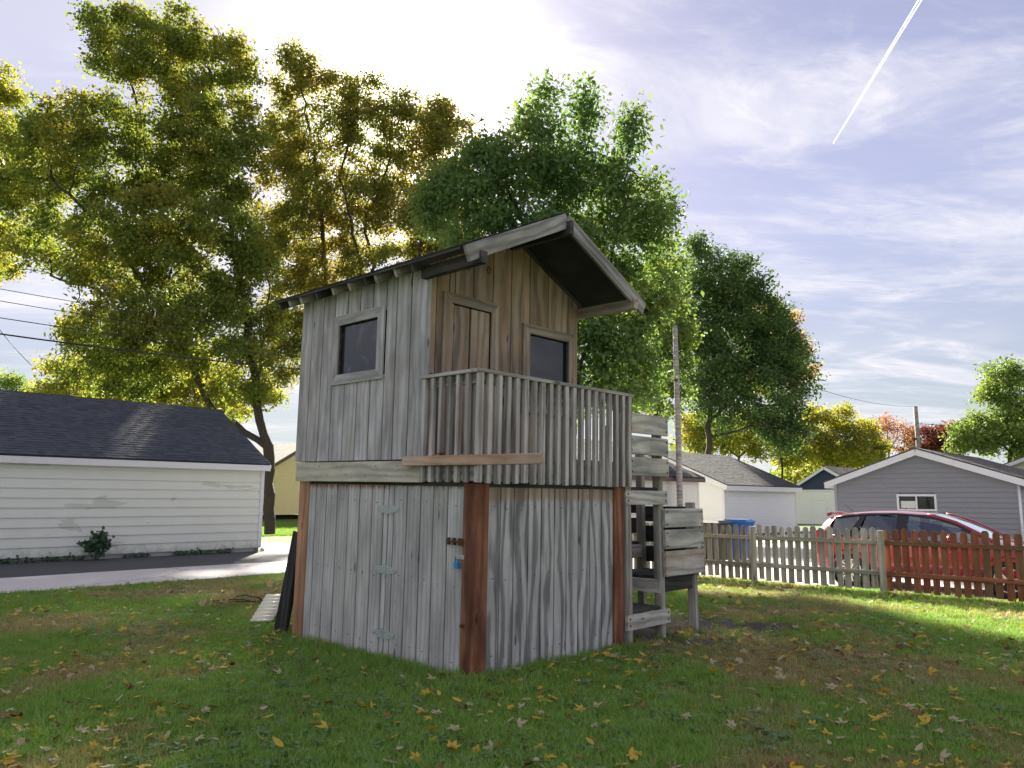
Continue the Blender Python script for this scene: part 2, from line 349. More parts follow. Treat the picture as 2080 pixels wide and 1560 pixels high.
M['maple'] = leafmat('maple_foliage', [(0, (0.094, 0.144, 0.037)), (.45, (0.163, 0.206, 0.044)), (.8, (0.263, 0.250, 0.050)), (1, (0.338, 0.237, 0.050))])
M['maple2'] = leafmat('bronzing_maple_foliage', [(0, (0.117, 0.156, 0.042)), (.4, (0.195, 0.208, 0.049)), (.75, (0.273, 0.234, 0.052)), (1, (0.325, 0.195, 0.046))])
M['ash'] = leafmat('boxelder_foliage', [(0, (0.081, 0.156, 0.062)), (.5, (0.125, 0.206, 0.069)), (.85, (0.200, 0.250, 0.069)), (1, (0.325, 0.300, 0.075))], .42)
M['linden'] = leafmat('linden_foliage', [(0, (0.050, 0.094, 0.035)), (.6, (0.081, 0.144, 0.045)), (1, (0.150, 0.200, 0.056))], .35)
M['gold'] = leafmat('golden_foliage', [(0, (0.149, 0.196, 0.034)), (.5, (0.265, 0.276, 0.046)), (1, (0.414, 0.345, 0.057))], .5)
M['orange'] = leafmat('orange_foliage', [(0, (.26, .17, .06)), (.5, (.36, .21, .07)), (1, (.42, .26, .10))], .5)
M['crimson'] = leafmat('crimson_foliage', [(0, (.10, .035, .04)), (.6, (.17, .05, .05)), (1, (.26, .10, .06))], .4)
M['pinkish'] = leafmat('thin_rust_foliage', [(0, (0.260, 0.117, 0.065)), (1, (0.390, 0.169, 0.091))], .4)
M['locust'] = leafmat('pale_green_foliage', [(0, (0.083, 0.147, 0.046)), (.6, (0.166, 0.239, 0.064)), (1, (0.276, 0.313, 0.083))], .45)
M['pine'] = leafmat('pine_needles', [(0, (.012, .03, .018)), (1, (.03, .05, .025))], .1)
def barkmat():
    m, b = newmat('dark_bark'); v, _ = coords(b, False)
    n = b.noise(b.vm('MULTIPLY', v, (7, 7, 1.6)), 1.0, 5, .65)
    return finish(m, b, Base_Color=b.mix(n, (.022, .018, .014, 1), (.085, .068, .052, 1)), Roughness=.95, bump=(n, .8, .03))
M['bark'] = barkmat()

# ------------------------------------------------------------------ ground
FOOT = [W(2.5, .3), W(3.2, .4), W(3.9, .2), W(3.0, -.5), W(4.3, -.5)]
def dirt_f(x, y):
    x = np.asarray(x, float); y = np.asarray(y, float); d = np.full(x.shape, 9.0)
    for p, r in zip(FOOT, (.75, .85, .8, .55, .6)): d = np.minimum(d, np.hypot(x-p.x, y-p.y)/r)
    return np.clip(1.25-d+(fbm(x*2.2, y*2.2, 5)-.5)*1.3, 0, 1)
def dry_f(x, y):
    x = np.asarray(x, float); y = np.asarray(y, float)
    v, u = VU(x, y)
    base_ = fbm(x*.55+3, y*.55, 11); fine = fbm(x*1.9, y*1.9, 21)
    bias = .10*sst(x, -1, 3)*(1-sst(y, 9, 13)) + .12*np.exp(-((x+2.4)**2+(y-4.7)**2)/1.2) + .12*np.exp(-((v-5.5)**2+(u-.5)**2)/3.5)
    bias = bias - .12*np.exp(-((x+2.2)**2+(y-7.5)**2)/4)
    return np.clip((base_*.65+fine*.35-.53+bias)*4.0, 0, 1)
def clover_f(x, y):
    x = np.asarray(x, float); y = np.asarray(y, float)
    return np.clip((fbm(x*.9+40, y*.9+9, 31)-.47 + .28*np.exp(-((x+.9)**2+(y-6.4)**2)/.7)+.2*np.exp(-((x+1.9)**2+(y-4.5)**2)/.35))*6, 0, 1)
def sheet(name, v0, v1, u0, u1, nv, nu, off, mat, attrs=False, jit=None):
    vv = np.linspace(v0, v1, nv) if np.isscalar(nv) else nv; uu = np.linspace(u0, u1, nu) if np.isscalar(nu) else nu
    A, B = np.meshgrid(vv, uu, indexing='ij'); a = A.ravel().copy(); bb = B.ravel().copy()
    if jit: 
        e = (B.ravel() == uu[0]) | (B.ravel() == uu[-1]); bb[e] += (fbm(a[e]*1.3, bb[e], 3)-.5)*jit
    z = hgt(a, bb)+off
    ca, sa = math.cos(GA), math.sin(GA)
    V = np.stack([C0.x+a*ca-bb*sa, C0.y+a*sa+bb*ca, z], 1)
    n1, n2 = len(vv), len(uu); i = np.arange((n1-1)*(n2-1)); r, c = i//(n2-1), i % (n2-1)
    F = np.stack([r*n2+c, (r+1)*n2+c, (r+1)*n2+c+1, r*n2+c+1], 1)
    me = np_mesh(name, V, F, True)
    if attrs:
        for nm, fn in (('dirt', dirt_f), ('dry', dry_f)):
            at_ = me.attributes.new(nm, 'FLOAT', 'POINT'); at_.data.foreach_set('value', fn(V[:, 0], V[:, 1]).astype(np.float32))
    o = link(name, me, mat); o['kind'] = 'structure'; return o
def lawn_mat():
    m, b = newmat('lawn_soil_and_thatch'); g = b.n('ShaderNodeNewGeometry').outputs['Position']
    n = b.noise(g, 9.0, 6, .7); n2 = b.noise(g, 60.0, 3, .7)
    di = b.n('ShaderNodeAttribute', attribute_name='dirt').outputs['Fac']; dr = b.n('ShaderNodeAttribute', attribute_name='dry').outputs['Fac']
    green = b.mix(n, (.06, .10, .022, 1), (.12, .19, .04, 1)); straw = b.mix(n2, (.13, .10, .055, 1), (.28, .22, .12, 1))
    soil = b.mix(n2, (.022, .017, .014, 1), (.085, .066, .052, 1))
    c = b.mix(b.math('MULTIPLY', dr, .8), green, straw); c = b.mix(di, c, soil)
    return finish(m, b, Base_Color=c, Roughness=.95, bump=(b.math('ADD', n, n2), .8, .03))
M['lawn'] = lawn_mat()
nv = np.concatenate([[-400, -150, -60, -30, -16], np.arange(-9, 10.01, .14), np.arange(10.5, 46, 1.0), [60, 100, 200, 500]])
nu = np.concatenate([[-400, -150, -60, -30, -14], np.arange(-8, 9.41, .14), np.arange(10, 46, 1.0), [60, 100, 200, 500]])
sheet('lawn', 0, 0, 0, 0, nv, nu, 0.0, M['lawn'], True)
def slab_mat(name, c1, c2, sc_=6.0, cracks=True):
    m, b = newmat(name); g = b.n('ShaderNodeNewGeometry').outputs['Position']
    n = b.noise(g, sc_, 6, .7); n2 = b.noise(g, 90.0, 2, .6); bigp = b.noise(g, .5, 4, .6)
    c = b.mix(b.math('ADD', b.math('MULTIPLY', n, .5), b.math('MULTIPLY', bigp, .5)), c1, c2)
    c = b.mix(b.math('MULTIPLY', b.ramp(n2, .6, .75), .35), c, tuple(x*.45 for x in c1[:3]))
    if cracks:
        d = b.n('ShaderNodeTexVoronoi', {'Vector': b.vm('ADD', g, b.n('ShaderNodeCombineXYZ', {0: n, 1: bigp, 2: 0.0}).outputs[0]), 'Scale': .33}, feature='DISTANCE_TO_EDGE').outputs['Distance']
        c = b.mix(b.math('MULTIPLY', b.ramp(d, .010, .002), .7), c, (.06, .055, .05, 1))
    return finish(m, b, Base_Color=c, Roughness=.9, bump=(n2, .4, .005))
M['alley'] = slab_mat('alley_concrete', (.50, .46, .44, 1), (.62, .575, .55, 1))
M['asphalt'] = slab_mat('old_asphalt', (.040, .040, .045, 1), (.085, .083, .088, 1), 14.0)
M['drive'] = slab_mat('driveway_concrete', (.46, .45, .43, 1), (.58, .57, .55, 1))
vs_l = np.concatenate([[-60, -30], np.arange(-14, 14, .5), np.arange(14, 80, 2.0)])
sheet('asphalt_apron', 0, 0, 0, 0, vs_l, np.array([11.9, 13, 14.2, 15.62]), .004, M['asphalt'])
sheet('asphalt_driveway', 0, 0, 0, 0, np.arange(6.6, 10.2, .5), np.array([15.62, 17, 20, 23, 26]), .006, M['asphalt'])
sheet('alley', 0, 0, 0, 0, vs_l, np.array([9.35, 10.3, 11.2, 12.0]), .010, M['alley'], jit=.22)
sheet('driveway', 0, 0, 0, 0, np.array([9.75, 10.6, 12, 14.6]), np.arange(-14, 9.3, 1.0), .012, M['drive'])
sheet('garage_apron', 0, 0, 0, 0, np.arange(14.6, 26, 1.0), np.arange(-4, 9.3, 1.0), .010, M['drive'])

# ------------------------------------------------------------------ siding and gabled buildings
def siding(parent, wallname, o, d, poly, course, mat, hole=None, t=.016, lap=.030, boards='clapboard', backm=None):
    """lapped boards on a wall. o: wall origin (local), d: unit direction along the wall, outward normal = d x z.
       poly: convex outline [(s,z)...]; hole (s0,s1,z0,z1). Each board is its own wedge-shaped mesh."""
    o = Vector(o); d = Vector(d).normalized(); nrm = d.cross(Vector((0, 0, 1)))
    back = pydata(wallname, [o+d*s+Vector((0, 0, z))-nrm*.02 for s, z in poly]+[o+d*s+Vector((0, 0, z))-nrm*.10 for s, z in poly],
                  [tuple(range(len(poly))), tuple(range(2*len(poly)-1, len(poly)-1, -1))]+[(i, i+len(poly), (i+1) % len(poly)+len(poly), (i+1) % len(poly)) for i in range(len(poly))])
    if hole:
        bm = bmesh.new(); s0, s1, z0, z1 = hole
        me2 = bpy.data.meshes.new(wallname)
        smin, smax = min(s for s, z in poly), max(s for s, z in poly)
        # frame of strips around the opening
        zt = max(z for s, z in poly)
        def quad(pl): 
            f = bm.faces.new([bm.verts.new(o+d*s+Vector((0, 0, z))-nrm*.02) for s, z in pl])
        def clip(pl, k, lo, hi):
            out = pl
            for side, lim in ((1, lo), (-1, hi)):
                res = []
                for i in range(len(out)):
                    a, c = out[i], out[(i+1) % len(out)]; da = side*(a[k]-lim); dc = side*(c[k]-lim)
                    if da >= 0: res.append(a)
                    if da*dc < 0:
                        q = da/(da-dc); res.append((a[0]+(c[0]-a[0])*q, a[1]+(c[1]-a[1])*q))
                out = res
                if len(out) < 3: return []
            return out
        for pl in (clip(poly, 1, -9, z0), clip(poly, 1, z1, 99), clip(clip(poly, 1, z0, z1), 0, -99, s0), clip(clip(poly, 1, z0, z1), 0, s1, 99)):
            if pl: quad(pl)
        bm.to_mesh(me2); bm.free(); back = me2
    wall = link(wallname, back, backm or mat, parent)
    z = min(zz_ for s, zz_ in poly); zmax = max(zz_ for s, zz_ in poly)
    def span(zq):
        xs = []
        for i in range(len(poly)):
            a, c = poly[i], poly[(i+1) % len(poly)]
            if (a[1]-zq)*(c[1]-zq) <= 0 and abs(a[1]-c[1]) > 1e-6:
                xs.append(a[0]+(c[0]-a[0])*(zq-a[1])/(c[1]-a[1]))
        return (min(xs), max(xs)) if len(xs) >= 2 else None
    while z < zmax-.01:
        z1 = min(z+course, zmax); sa, sb = span(z+.001), span(z1-.001)
        if sa and sb:
            segs = [(sa[0], sa[1], sb[0], sb[1])]
            if hole and z < hole[3]-.01 and z1 > hole[2]+.01:
                segs = [(sa[0], hole[0], sb[0], hole[0]), (hole[1], sa[1], hole[1], sb[1])]
            elif not hole and abs(sa[0]-sb[0]) < 1e-4 and abs(sa[1]-sb[1]) < 1e-4 and sa[1]-sa[0] > 5 and course > .18:
                cut = sa[0]+(sa[1]-sa[0])*random.uniform(.25, .75)
                segs = [(sa[0], cut-.0015, sb[0], cut-.0015), (cut+.0015, sa[1], cut+.0015, sb[1])]
            for a0, a1, c0, c1 in segs:
                q = []
                for s0_, s1_, zq, dep in ((a0, a1, z-.012, lap+t*.5), (c0, c1, z1, t*.35)):
                    q += [o+d*s0_+Vector((0, 0, zq))+nrm*dep, o+d*s1_+Vector((0, 0, zq))+nrm*dep]
                q += [o+d*a0+Vector((0, 0, z-.012))-nrm*.018, o+d*a1+Vector((0, 0, z-.012))-nrm*.018, o+d*c0+Vector((0, 0, z1))-nrm*.018, o+d*c1+Vector((0, 0, z1))-nrm*.018]
                me = pydata(boards, q, [(0, 1, 3, 2), (4, 5, 1, 0), (2, 3, 7, 6), (0, 2, 6, 4), (1, 5, 7, 3), (5, 4, 6, 7)])
                link(boards, me, mat, wall)
        z = z1
    return wall
def roof_slope(parent, name, e0, e1, r1, r0, mat, th=.05, shing=.14):
    """a roof plane e0-e1 (eave) up to r0-r1 (ridge): a solid deck with stepped shingle courses laid over it (one part each)"""
    e0, e1, r0, r1 = map(Vector, (e0, e1, r0, r1)); n = (e1-e0).cross(r0-e0).normalized()
    if n.z < 0: n = -n
    X = (e1-e0).normalized(); Lx = (e1-e0).length; Y = n.cross(X); Ly = (r0-e0).dot(Y); sk = (r0-e0).dot(X); sk1 = (r1-e1).dot(X)
    mw = Matrix(((X.x, Y.x, n.x, e0.x), (X.y, Y.y, n.y, e0.y), (X.z, Y.z, n.z, e0.z), (0, 0, 0, 1)))
    V = [(0, 0, 0), (Lx, 0, 0), (Lx+sk1, Ly, 0), (sk, Ly, 0)]; V = V+[(x, y, -th) for x, y, _ in V]
    deck = link(name, pydata(name, V, [(0, 1, 2, 3), (7, 6, 5, 4), (0, 4, 5, 1), (1, 5, 6, 2), (2, 6, 7, 3), (3, 7, 4, 0)]), mat, parent, mw); LOCAL.add(deck.name)
    vs_, fs = [], []; k = 0; y = -.025
    while y < Ly-.01:
        y1 = min(y+shing, Ly); x = -.01; xe = Lx+.01
        while x < xe:
            ww = min(random.choice((.14, .16, .20, .27, .33)), xe-x); dz = random.choice((.007, .009, .013)); i = len(vs_)
            jy = random.uniform(-.004, .004) if y > 0 else 0
            s0, s1_ = sk*y/Ly, sk*y1/Ly
            vs_ += [(x+s0, y+jy, .002), (x+ww-.004+s0, y+jy, .002), (x+ww-.004+s0, y+jy, dz), (x+s0, y+jy, dz), (x+s1_, y1+.01, .0025), (x+ww-.004+s1_, y1+.01, .0025)]
            fs += [(i, i+1, i+2, i+3), (i+3, i+2, i+5, i+4)]; x += ww
        y = y1
    sh = link('shingle_courses', pydata('shingle_courses', vs_, fs), mat, deck); sh['kind'] = 'stuff'
    return deck
def gable_house(name, label, v, u, z0, Lr, Wd, eave, ridge, axis, sidem, roofm, trimm, course, over=.25, rake=.25, cat='garage', hole=None, walls='nsew', corner=None, fascia=.16, found=None):
    """axis 'v': ridge along v, near eave wall at local y=0; Lr length along the ridge, Wd width across. axis 'u': ridge along u, gable wall at local x=0"""
    e = empty(name, W(v, u, z0), GA, label, cat); hz = eave
    zb = 0.0 if not found else found
    if axis == 'v':
        T = lambda a, c, z: Vector((a, c, z))            # a along the ridge
    else:
        T = lambda a, c, z: Vector((c, a, z))
    def dirn(p, q): return (q-p).normalized()
    rect = lambda L: [(0, zb), (L, zb), (L, hz), (0, hz)]
    gab = [(0, zb), (Wd, zb), (Wd, hz), (Wd/2, ridge), (0, hz)]
    # outward normal of siding = d x z, so choose directions accordingly
    faces = [(T(0, 0, 0), T(Lr, 0, 0), rect(Lr), 'side_wall', T(0, -1, 0)), (T(Lr, Wd, 0), T(0, Wd, 0), rect(Lr), 'side_wall', T(0, 1, 0)),
             (T(0, Wd, 0), T(0, 0, 0), gab, 'gable_wall', T(-1, 0, 0)), (T(Lr, 0, 0), T(Lr, Wd, 0), gab, 'gable_wall', T(1, 0, 0))]
    for i, (p, q, poly, nm, out) in enumerate(faces):
        d = dirn(p, q)
        if d.cross(Vector((0, 0, 1))).dot(out) < 0: p, q = q, p; d = -d
        hh = hole if (hole and i == hole[0]) else None
        siding(e, nm, p, d, poly, course, sidem, hh[1] if hh else None)
    for a in (0, Lr):
        for c in (0, Wd):
            p = T(a, c, 0); s = .05
            bx('corner_trim', e, p.x-s, p.x+s, p.y-s, p.y+s, zb, hz-.01, corner or trimm)
    sl = (ridge-hz)/(Wd/2); ez = hz-sl*over+.06; rz = ridge+.06
    for sgn in (0, 1):
        c = -over if sgn == 0 else Wd+over
        pts = [T(-rake, c, ez), T(Lr+rake, c, ez), T(Lr+rake, Wd/2, rz), T(-rake, Wd/2, rz)]
        if sgn: pts = [pts[1], pts[0], pts[3], pts[2]]
        roof_slope(e, 'roof', pts[0], pts[1], pts[2], pts[3], roofm)
        out = T(0, -1, 0) if sgn == 0 else T(0, 1, 0)
        beam('fascia', e, T(-rake, c, ez-.055-fascia/2)+out*.012, T(Lr+rake, c, ez-.055-fascia/2)+out*.012, fascia, .022, out, trimm)
        for a, o2 in ((-rake, T(-1, 0, 0)), (Lr+rake, T(1, 0, 0))):
            off = Vector((0, 0, -.055-fascia/2))
            beam('rake_board', e, T(a, c, ez)+off+o2*.012, T(a, Wd/2, rz)+off+o2*.012, fascia, .022, o2, trimm)
            beam('soffit', e, T(a, c, ez-.07)-o2*.13, T(a, Wd/2, rz-.07)-o2*.13, .26, .012, (0, 0, 1), trimm)
        so_ = out*(over/2)
        p, q = T(-rake, 0 if sgn == 0 else Wd, ez-.08)+so_, T(Lr+rake, 0 if sgn == 0 else Wd, ez-.08)+so_
        beam('soffit', e, p, q, over, .014, (0, 0, 1), trimm)
    if found: 
        for i, (p, q, poly, nm, out) in enumerate(faces):
            beam('foundation', e, p+Vector((0, 0, zb/2-.1))-out*.08, q+Vector((0, 0, zb/2-.1))-out*.08, zb+.19, .16, out, M['concrete'])
    return e

# pale green garage across the alley
gable_house('garage', 'pale green clapboard garage with slate blue shingle roof along the alley', -7.2, 15.62, 0, 13.6, 6.4, 2.50, 4.22, 'v', M['pale_green'], M['roof_blue'], M['white_trim'], .227, over=.18, rake=.14, found=.12)
# yellow garage seen in the gap beside it
_p = at(541, 1046, 45.0); _v, _u = VU(_p.x, _p.y)
gable_house('garage', 'small yellow lapped-board garage with worn light shingles behind the maple trunk', _v, _u, .53, 6.0, 5.2, 2.75, 4.3, 'u', M['yellow_side'], M['roof_old'], M['brown_trim2'], .19, over=.2, rake=.2, corner=M['yellow_side'])
# white garages along the far alley
gable_house('garage', 'cream white lapped garage with brown fascia beside the utility pole', 17.9, 12.35, -.17, 6.8, 7.6, 2.66, 4.2, 'v', M['cream_side'], M['roof_dark'], M['brown_trim2'], .19, over=.25, rake=.2, corner=M['white_trim'])
gable_house('garage', 'bright white lapped garage with dark shingles and white rake boards', 29.4, 13.7, -.17, 7.9, 8.0, 2.48, 4.2, 'v', M['white_side'], M['roof_dark'], M['white_trim'], .17, over=.3, rake=.25, fascia=.24)
# grey garage behind the car
p_l = at(1702, 1060, 28.5); gv, gu = VU(p_l.x, p_l.y)
gg = gable_house('garage', 'grey lapped garage with white rake boards and a sliding window behind the car', gv, gu-5.7, -.17, 8.0, 5.7, 2.42, 3.42, 'v', M['grey_side'], M['roof_brown'], M['white_trim'], .165, over=.3, rake=.25, fascia=.2, corner=M['grey_trim'],
                 hole=(2, (2.15, 3.27, 1.40, 1.83)))
win = bx('window', gg, -.035, .0, 5.7-3.34, 5.7-2.08, 1.335, 1.398, M['white_trim'], 'y'); win.name = 'window'
wy0, wy1, wz0, wz1 = 5.7-3.27, 5.7-2.15, 1.40, 1.83
for a0, a1, c0, c1, g_ in ((wy0-.07, wy1+.07, wz1, wz1+.07, 'y'), (wy0-.07, wy0, wz0, wz1, 'z'), (wy1, wy1+.07, wz0, wz1, 'z'), ((wy0+wy1)/2-.025, (wy0+wy1)/2+.025, wz0, wz1, 'z')):
    o = bx('window_frame', win, -.04, .01, a0, a1, c0, c1, M['white_trim'], g_)
bx('window_pane', win, .03, .04, wy0, wy1, wz0, wz1, M['pane'], 'y')
bx('paper_sheet', win, .018, .022, wy1-.52, wy1-.04, wz0+.02, wz0+.27, M['cream_side'], 'y')
tube('downspout', [(-.09, -.04, 2.25), (-.09, -.04, .05)], .04, M['white_trim'], gg, 8)
# navy garage with a white overhead door
p_l = at(1613, 1062, 57.0); nv_, nu_ = VU(p_l.x, p_l.y)
ng = gable_house('garage', 'narrow navy garage with a white panelled overhead door', nv_, nu_-5.0, -.35, 6.5, 5.0, 2.75, 4.25, 'v', M['navy_side'], M['roof_brown'], M['white_trim'], .2, over=.3, rake=.3, fascia=.2)
door = bx('overhead_door', ng, -.07, -.03, .35, 4.75, .02, 2.45, M['white_side'], 'y')
for i in range(4):
    for j in range(4):
        o = bx('door_panel', door, -.095, -.065, .43+j*1.07, .43+j*1.07+.98, .10+i*.58, .10+i*.58+.47, M['white_side'], 'y', .012)
bx('door_handle', door, -.13, -.09, 1.3, 1.42, 1.0, 1.04, M['black_plastic'], 'y')
bx('door_head', ng, -.10, -.02, .15, 4.95, 2.45, 2.62, M['white_trim'], 'y')
# beige house at the far right
p_l = at(2000, 1040, 38.0); bv, bu = VU(p_l.x, p_l.y)
gable_house('house', 'beige lapped house gable rising behind the grey garage', bv, bu-6.0, -.17, 9.0, 6.0, 3.0, 4.15, 'v', M['beige_side'], M['roof_brown'], M['white_trim'], .18, over=.3, rake=.3)

# ------------------------------------------------------------------ the playhouse
ph = empty('playhouse', W(0, 0, 0), GA, 'weathered two-storey wooden playhouse on a boarded shed with a railed balcony', 'playhouse')
TILT = .018                                                    # it has settled: the back rides a little high
ph.rotation_euler = (math.atan(TILT), 0, GA)
LU, LV, HS = 2.87, 2.16, 1.63
# shed: posts, backing walls, planks
for x0, x1, y0, y1, mt in ((.003, .165, .003, .165, 'red_post'), (.003, .15, LU-.19, LU, 'tan_post'), (LV-.165, LV, .003, .15, 'red_post'), (LV-.15, LV, LU-.15, LU, 'red_post')):
    bx('corner_post', ph, x0, x1, y0, y1, -.12, HS, M[mt], ch=.006)
def wallboards(parent, axis, edges, z0, z1, out, mat, th=.016, gap=.016, name='plank', jit=0):
    """vertical boards between successive edges along an axis; 'out' = coordinate of the outer face"""
    for a, c in zip(edges[:-1], edges[1:]):
        zz0 = z0+random.uniform(-jit, jit); zf = z1(a, c) if callable(z1) else z1
        d = random.uniform(-.0015, .0015)
        if axis == 'y': o = bx(name, parent, out+d, out+th+d, a+gap/2, c-gap/2, zz0, zf, mat)
        else: o = bx(name, parent, a+gap/2, c-gap/2, out+d, out+th+d, zz0, zf, mat)
fw = bx('shed_wall', ph, .05, .07, 1.28, LU-.19, -.05, HS-.02, M['dark'])
wallboards(fw, 'y', [1.255, 1.335, 1.52, 1.735, 1.935, 2.14, 2.345, 2.55, 2.69], -.05, 1.605, .02, M['door_plank'], .03)
dr = bx('shed_door', ph, .052, .072, .172, 1.245, .03, HS-.03, M['dark'])
wallboards(dr, 'y', [.170, .385, .580, .765, .965, 1.165, 1.250], .0, 1.602, .016, M['door_plank'], .034)
rw = bx('shed_wall', ph, .165, LV-.165, .05, .07, -.05, HS-.02, M['dark'])
wallboards(rw, 'x', [.168, .325, .50, .69, .87, 1.06, 1.24, 1.42, 1.60, 1.80, LV-.168], -.08, 1.60, .022, M['side_plank'], .028, .014)
bx('shed_wall', ph, LV-.07, LV-.04, .15, LU-.15, -.05, HS, M['side_plank'])
bx('shed_wall', ph, .15, LV-.15, LU-.07, LU-.04, -.05, HS, M['side_plank'])
def hinge(z):
    h = bx('hinge', ph, .004, .014, 1.240, 1.262, z-.05, z+.05, M['galv'])
    for s in (-1, 1):
        me = pydata('hinge_leaf', [(.010, 1.251+s*.008, z-.052), (.010, 1.251+s*.17, z-.014), (.010, 1.251+s*.17, z+.014), (.010, 1.251+s*.008, z+.052),
                                   (.018, 1.251+s*.008, z-.052), (.018, 1.251+s*.17, z-.014), (.018, 1.251+s*.17, z+.014), (.018, 1.251+s*.008, z+.052)],
                    [(0, 1, 2, 3), (7, 6, 5, 4), (0, 4, 5, 1), (1, 5, 6, 2), (2, 6, 7, 3), (3, 7, 4, 0)])
        link('hinge_leaf', me, M['galv'], h)
        for yy, zz_ in ((.035, .025), (.035, -.025), (.085, 0), (.14, 0)):
            lathe('screw', [(.0, .008), (.005, .007), (.008, .003), (.008, 0)], M['steel'], h, 8, Matrix.Translation((.011, 1.251+s*yy, z+zz_)) @ Matrix.Rotation(-math.pi/2, 4, 'Y'))
for z in (1.375, .80, .205): hinge(z)
# barrel bolt
bolt = tube('barrel_bolt', [(-.004, .36, 1.125), (-.004, .14, 1.125)], .009, M['rust'], ph)
for y in (.34, .27, .2, .165): bx('bolt_bracket', bolt, -.012, .014, y-.012, y+.012, 1.095, 1.155, M['rust'])
bx('hasp', ph, .0, .012, .135, .245, .975, 1.015, M['galv'], 'y')
lathe('door_knob', [(.0, .03), (.014, .026), (.018, .012), (.012, 0)], M['rust'], ph, 10, Matrix.Translation((.0, .13, .43)) @ Matrix.Rotation(-math.pi/2, 4, 'Y'))
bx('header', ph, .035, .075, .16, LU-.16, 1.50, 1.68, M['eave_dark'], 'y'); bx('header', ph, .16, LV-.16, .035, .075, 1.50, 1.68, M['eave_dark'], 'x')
# fascia, rim joists, deck
bx('fascia_board', ph, -.035, .003, .72, LU+.03, HS+.003, 1.835, M['fascia'], 'y', .004)
bx('rim_joist', ph, -.022, .015, .0, .718, HS+.02, 1.86, M['stair_post'], 'y')
bx('rim_joist', ph, -.022, LV+.03, -.030, .0, HS+.02, 1.86, M['stair_post'], 'x')
bx('rim_joist', ph, .0, LV, LU-.01, LU+.028, HS+.003, 1.835, M['fascia'], 'x')
bx('rim_joist', ph, LV, LV+.035, .0, LU, HS+.003, 1.835, M['fascia'], 'y')
for i in range(6): bx('deck_board', ph, -.02, LV+.03, .002+i*.122, .002+i*.122+.117, 1.862, 1.888, M['stair_post'], 'x')
bx('floor', ph, .0, LV, .74, LU, 1.80, 1.84, M['eave_dark'], 'x')
# upper walls
HU0, HU1, HV = .73, 2.98, 2.25
zb_, zt_ = 1.85, 3.72
SL = .49; APEX = 4.36; MID = 1.125
def rz_(x): return APEX - SL*abs(x-MID)
lw = bx('house_wall', ph, .012, .03, HU0+.02, HU1-.02, zb_+.02, zt_-.03, M['dark'])
ed = [HU0, .97, 1.2, 1.37, 1.60, 1.83, 2.06, 2.30, 2.53, 2.76, HU1]
wz0, wz1, wy0, wy1 = 2.765, 3.305, 1.487, 2.19
for a, c in zip(ed[:-1], ed[1:]):
    parts = [(zb_, zt_)]
    if c > 1.40 and a < 2.28: parts = [(zb_, wz0-.06), (wz1+.06, zt_)]
    for z0, z1 in parts: bx('plank', lw, -.012, .006, a+.008, c-.008, z0, z1, M['grey_wall'])
def framed(axis, a0, a1, z0, z1, fw_, out, tm, pane, nm='window'):
    """mitred surround with a recessed pane; axis 'y' = left wall, 'x' = front wall"""
    def P(a, z, d): return (d, a, z) if axis == 'y' else (a, d, z)
    def trap(pts):
        V = [P(a, z, out) for a, z in pts]+[P(a, z, out+.022) for a, z in pts]
        return pydata('frame_board', V, [(0, 1, 2, 3), (7, 6, 5, 4), (0, 4, 5, 1), (1, 5, 6, 2), (2, 6, 7, 3), (3, 7, 4, 0)])
    f = fw_; A0, A1, Z0, Z1 = a0-f, a1+f, z0-f, z1+f; g = .0015
    if pane:
        w_ = bx(nm, ph, *((out+.045, out+.055, a0-.03, a1+.03) if axis == 'y' else (a0-.03, a1+.03, out+.045, out+.055)), z0-.03, z1+.03, pane)
        pts = [((A0, Z0), (A1, Z0), (a1, z0), (a0, z0)), ((A1, Z0+g), (A1, Z1-g), (a1, z1-g), (a1, z0+g)), ((A1, Z1), (A0, Z1), (a0, z1), (a1, z1)), ((A0, Z1-g), (A0, Z0+g), (a0, z0+g), (a0, z1-g))]
    else:
        w_ = None
        pts = [((A1, Z0+g), (A1, Z1-g), (a1, z1-g), (a1, Z0+g)), ((A1, Z1), (A0, Z1), (a0, z1), (a1, z1)), ((A0, Z1-g), (A0, Z0+g), (a0, Z0+g), (a0, z1-g))]
    for i, q in enumerate(pts):
        m = trap(q); c = sum((Vector(v.co) for v in m.vertices), Vector())/8
        L = Vector(P(*q[1], 0))-Vector(P(*q[0], 0)); L = L.normalized()
        Y = Vector(P(0, 0, 1)); Z = L.cross(Y); mw = Matrix(((L.x, Y.x, Z.x, c.x), (L.y, Y.y, Z.y, c.y), (L.z, Y.z, Z.z, c.z), (0, 0, 0, 1)))
        m.transform(mw.inverted()); link('frame_board', m, tm, w_ or ph, mw)
    # dark reveal lining
    for q0, q1 in (((a0, z0), (a1, z0)), ((a1, z0), (a1, z1)), ((a1, z1), (a0, z1)), ((a0, z1), (a0, z0))):
        if not pane: break
        V = [P(*q0, out+.02), P(*q1, out+.02), P(*q1, out+.05), P(*q0, out+.05)]
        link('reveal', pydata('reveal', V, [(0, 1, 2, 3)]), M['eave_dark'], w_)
framed('y', wy0, wy1, wz0, wz1, .105, -.034, M['grey_wall'], M['pane_swirl'])
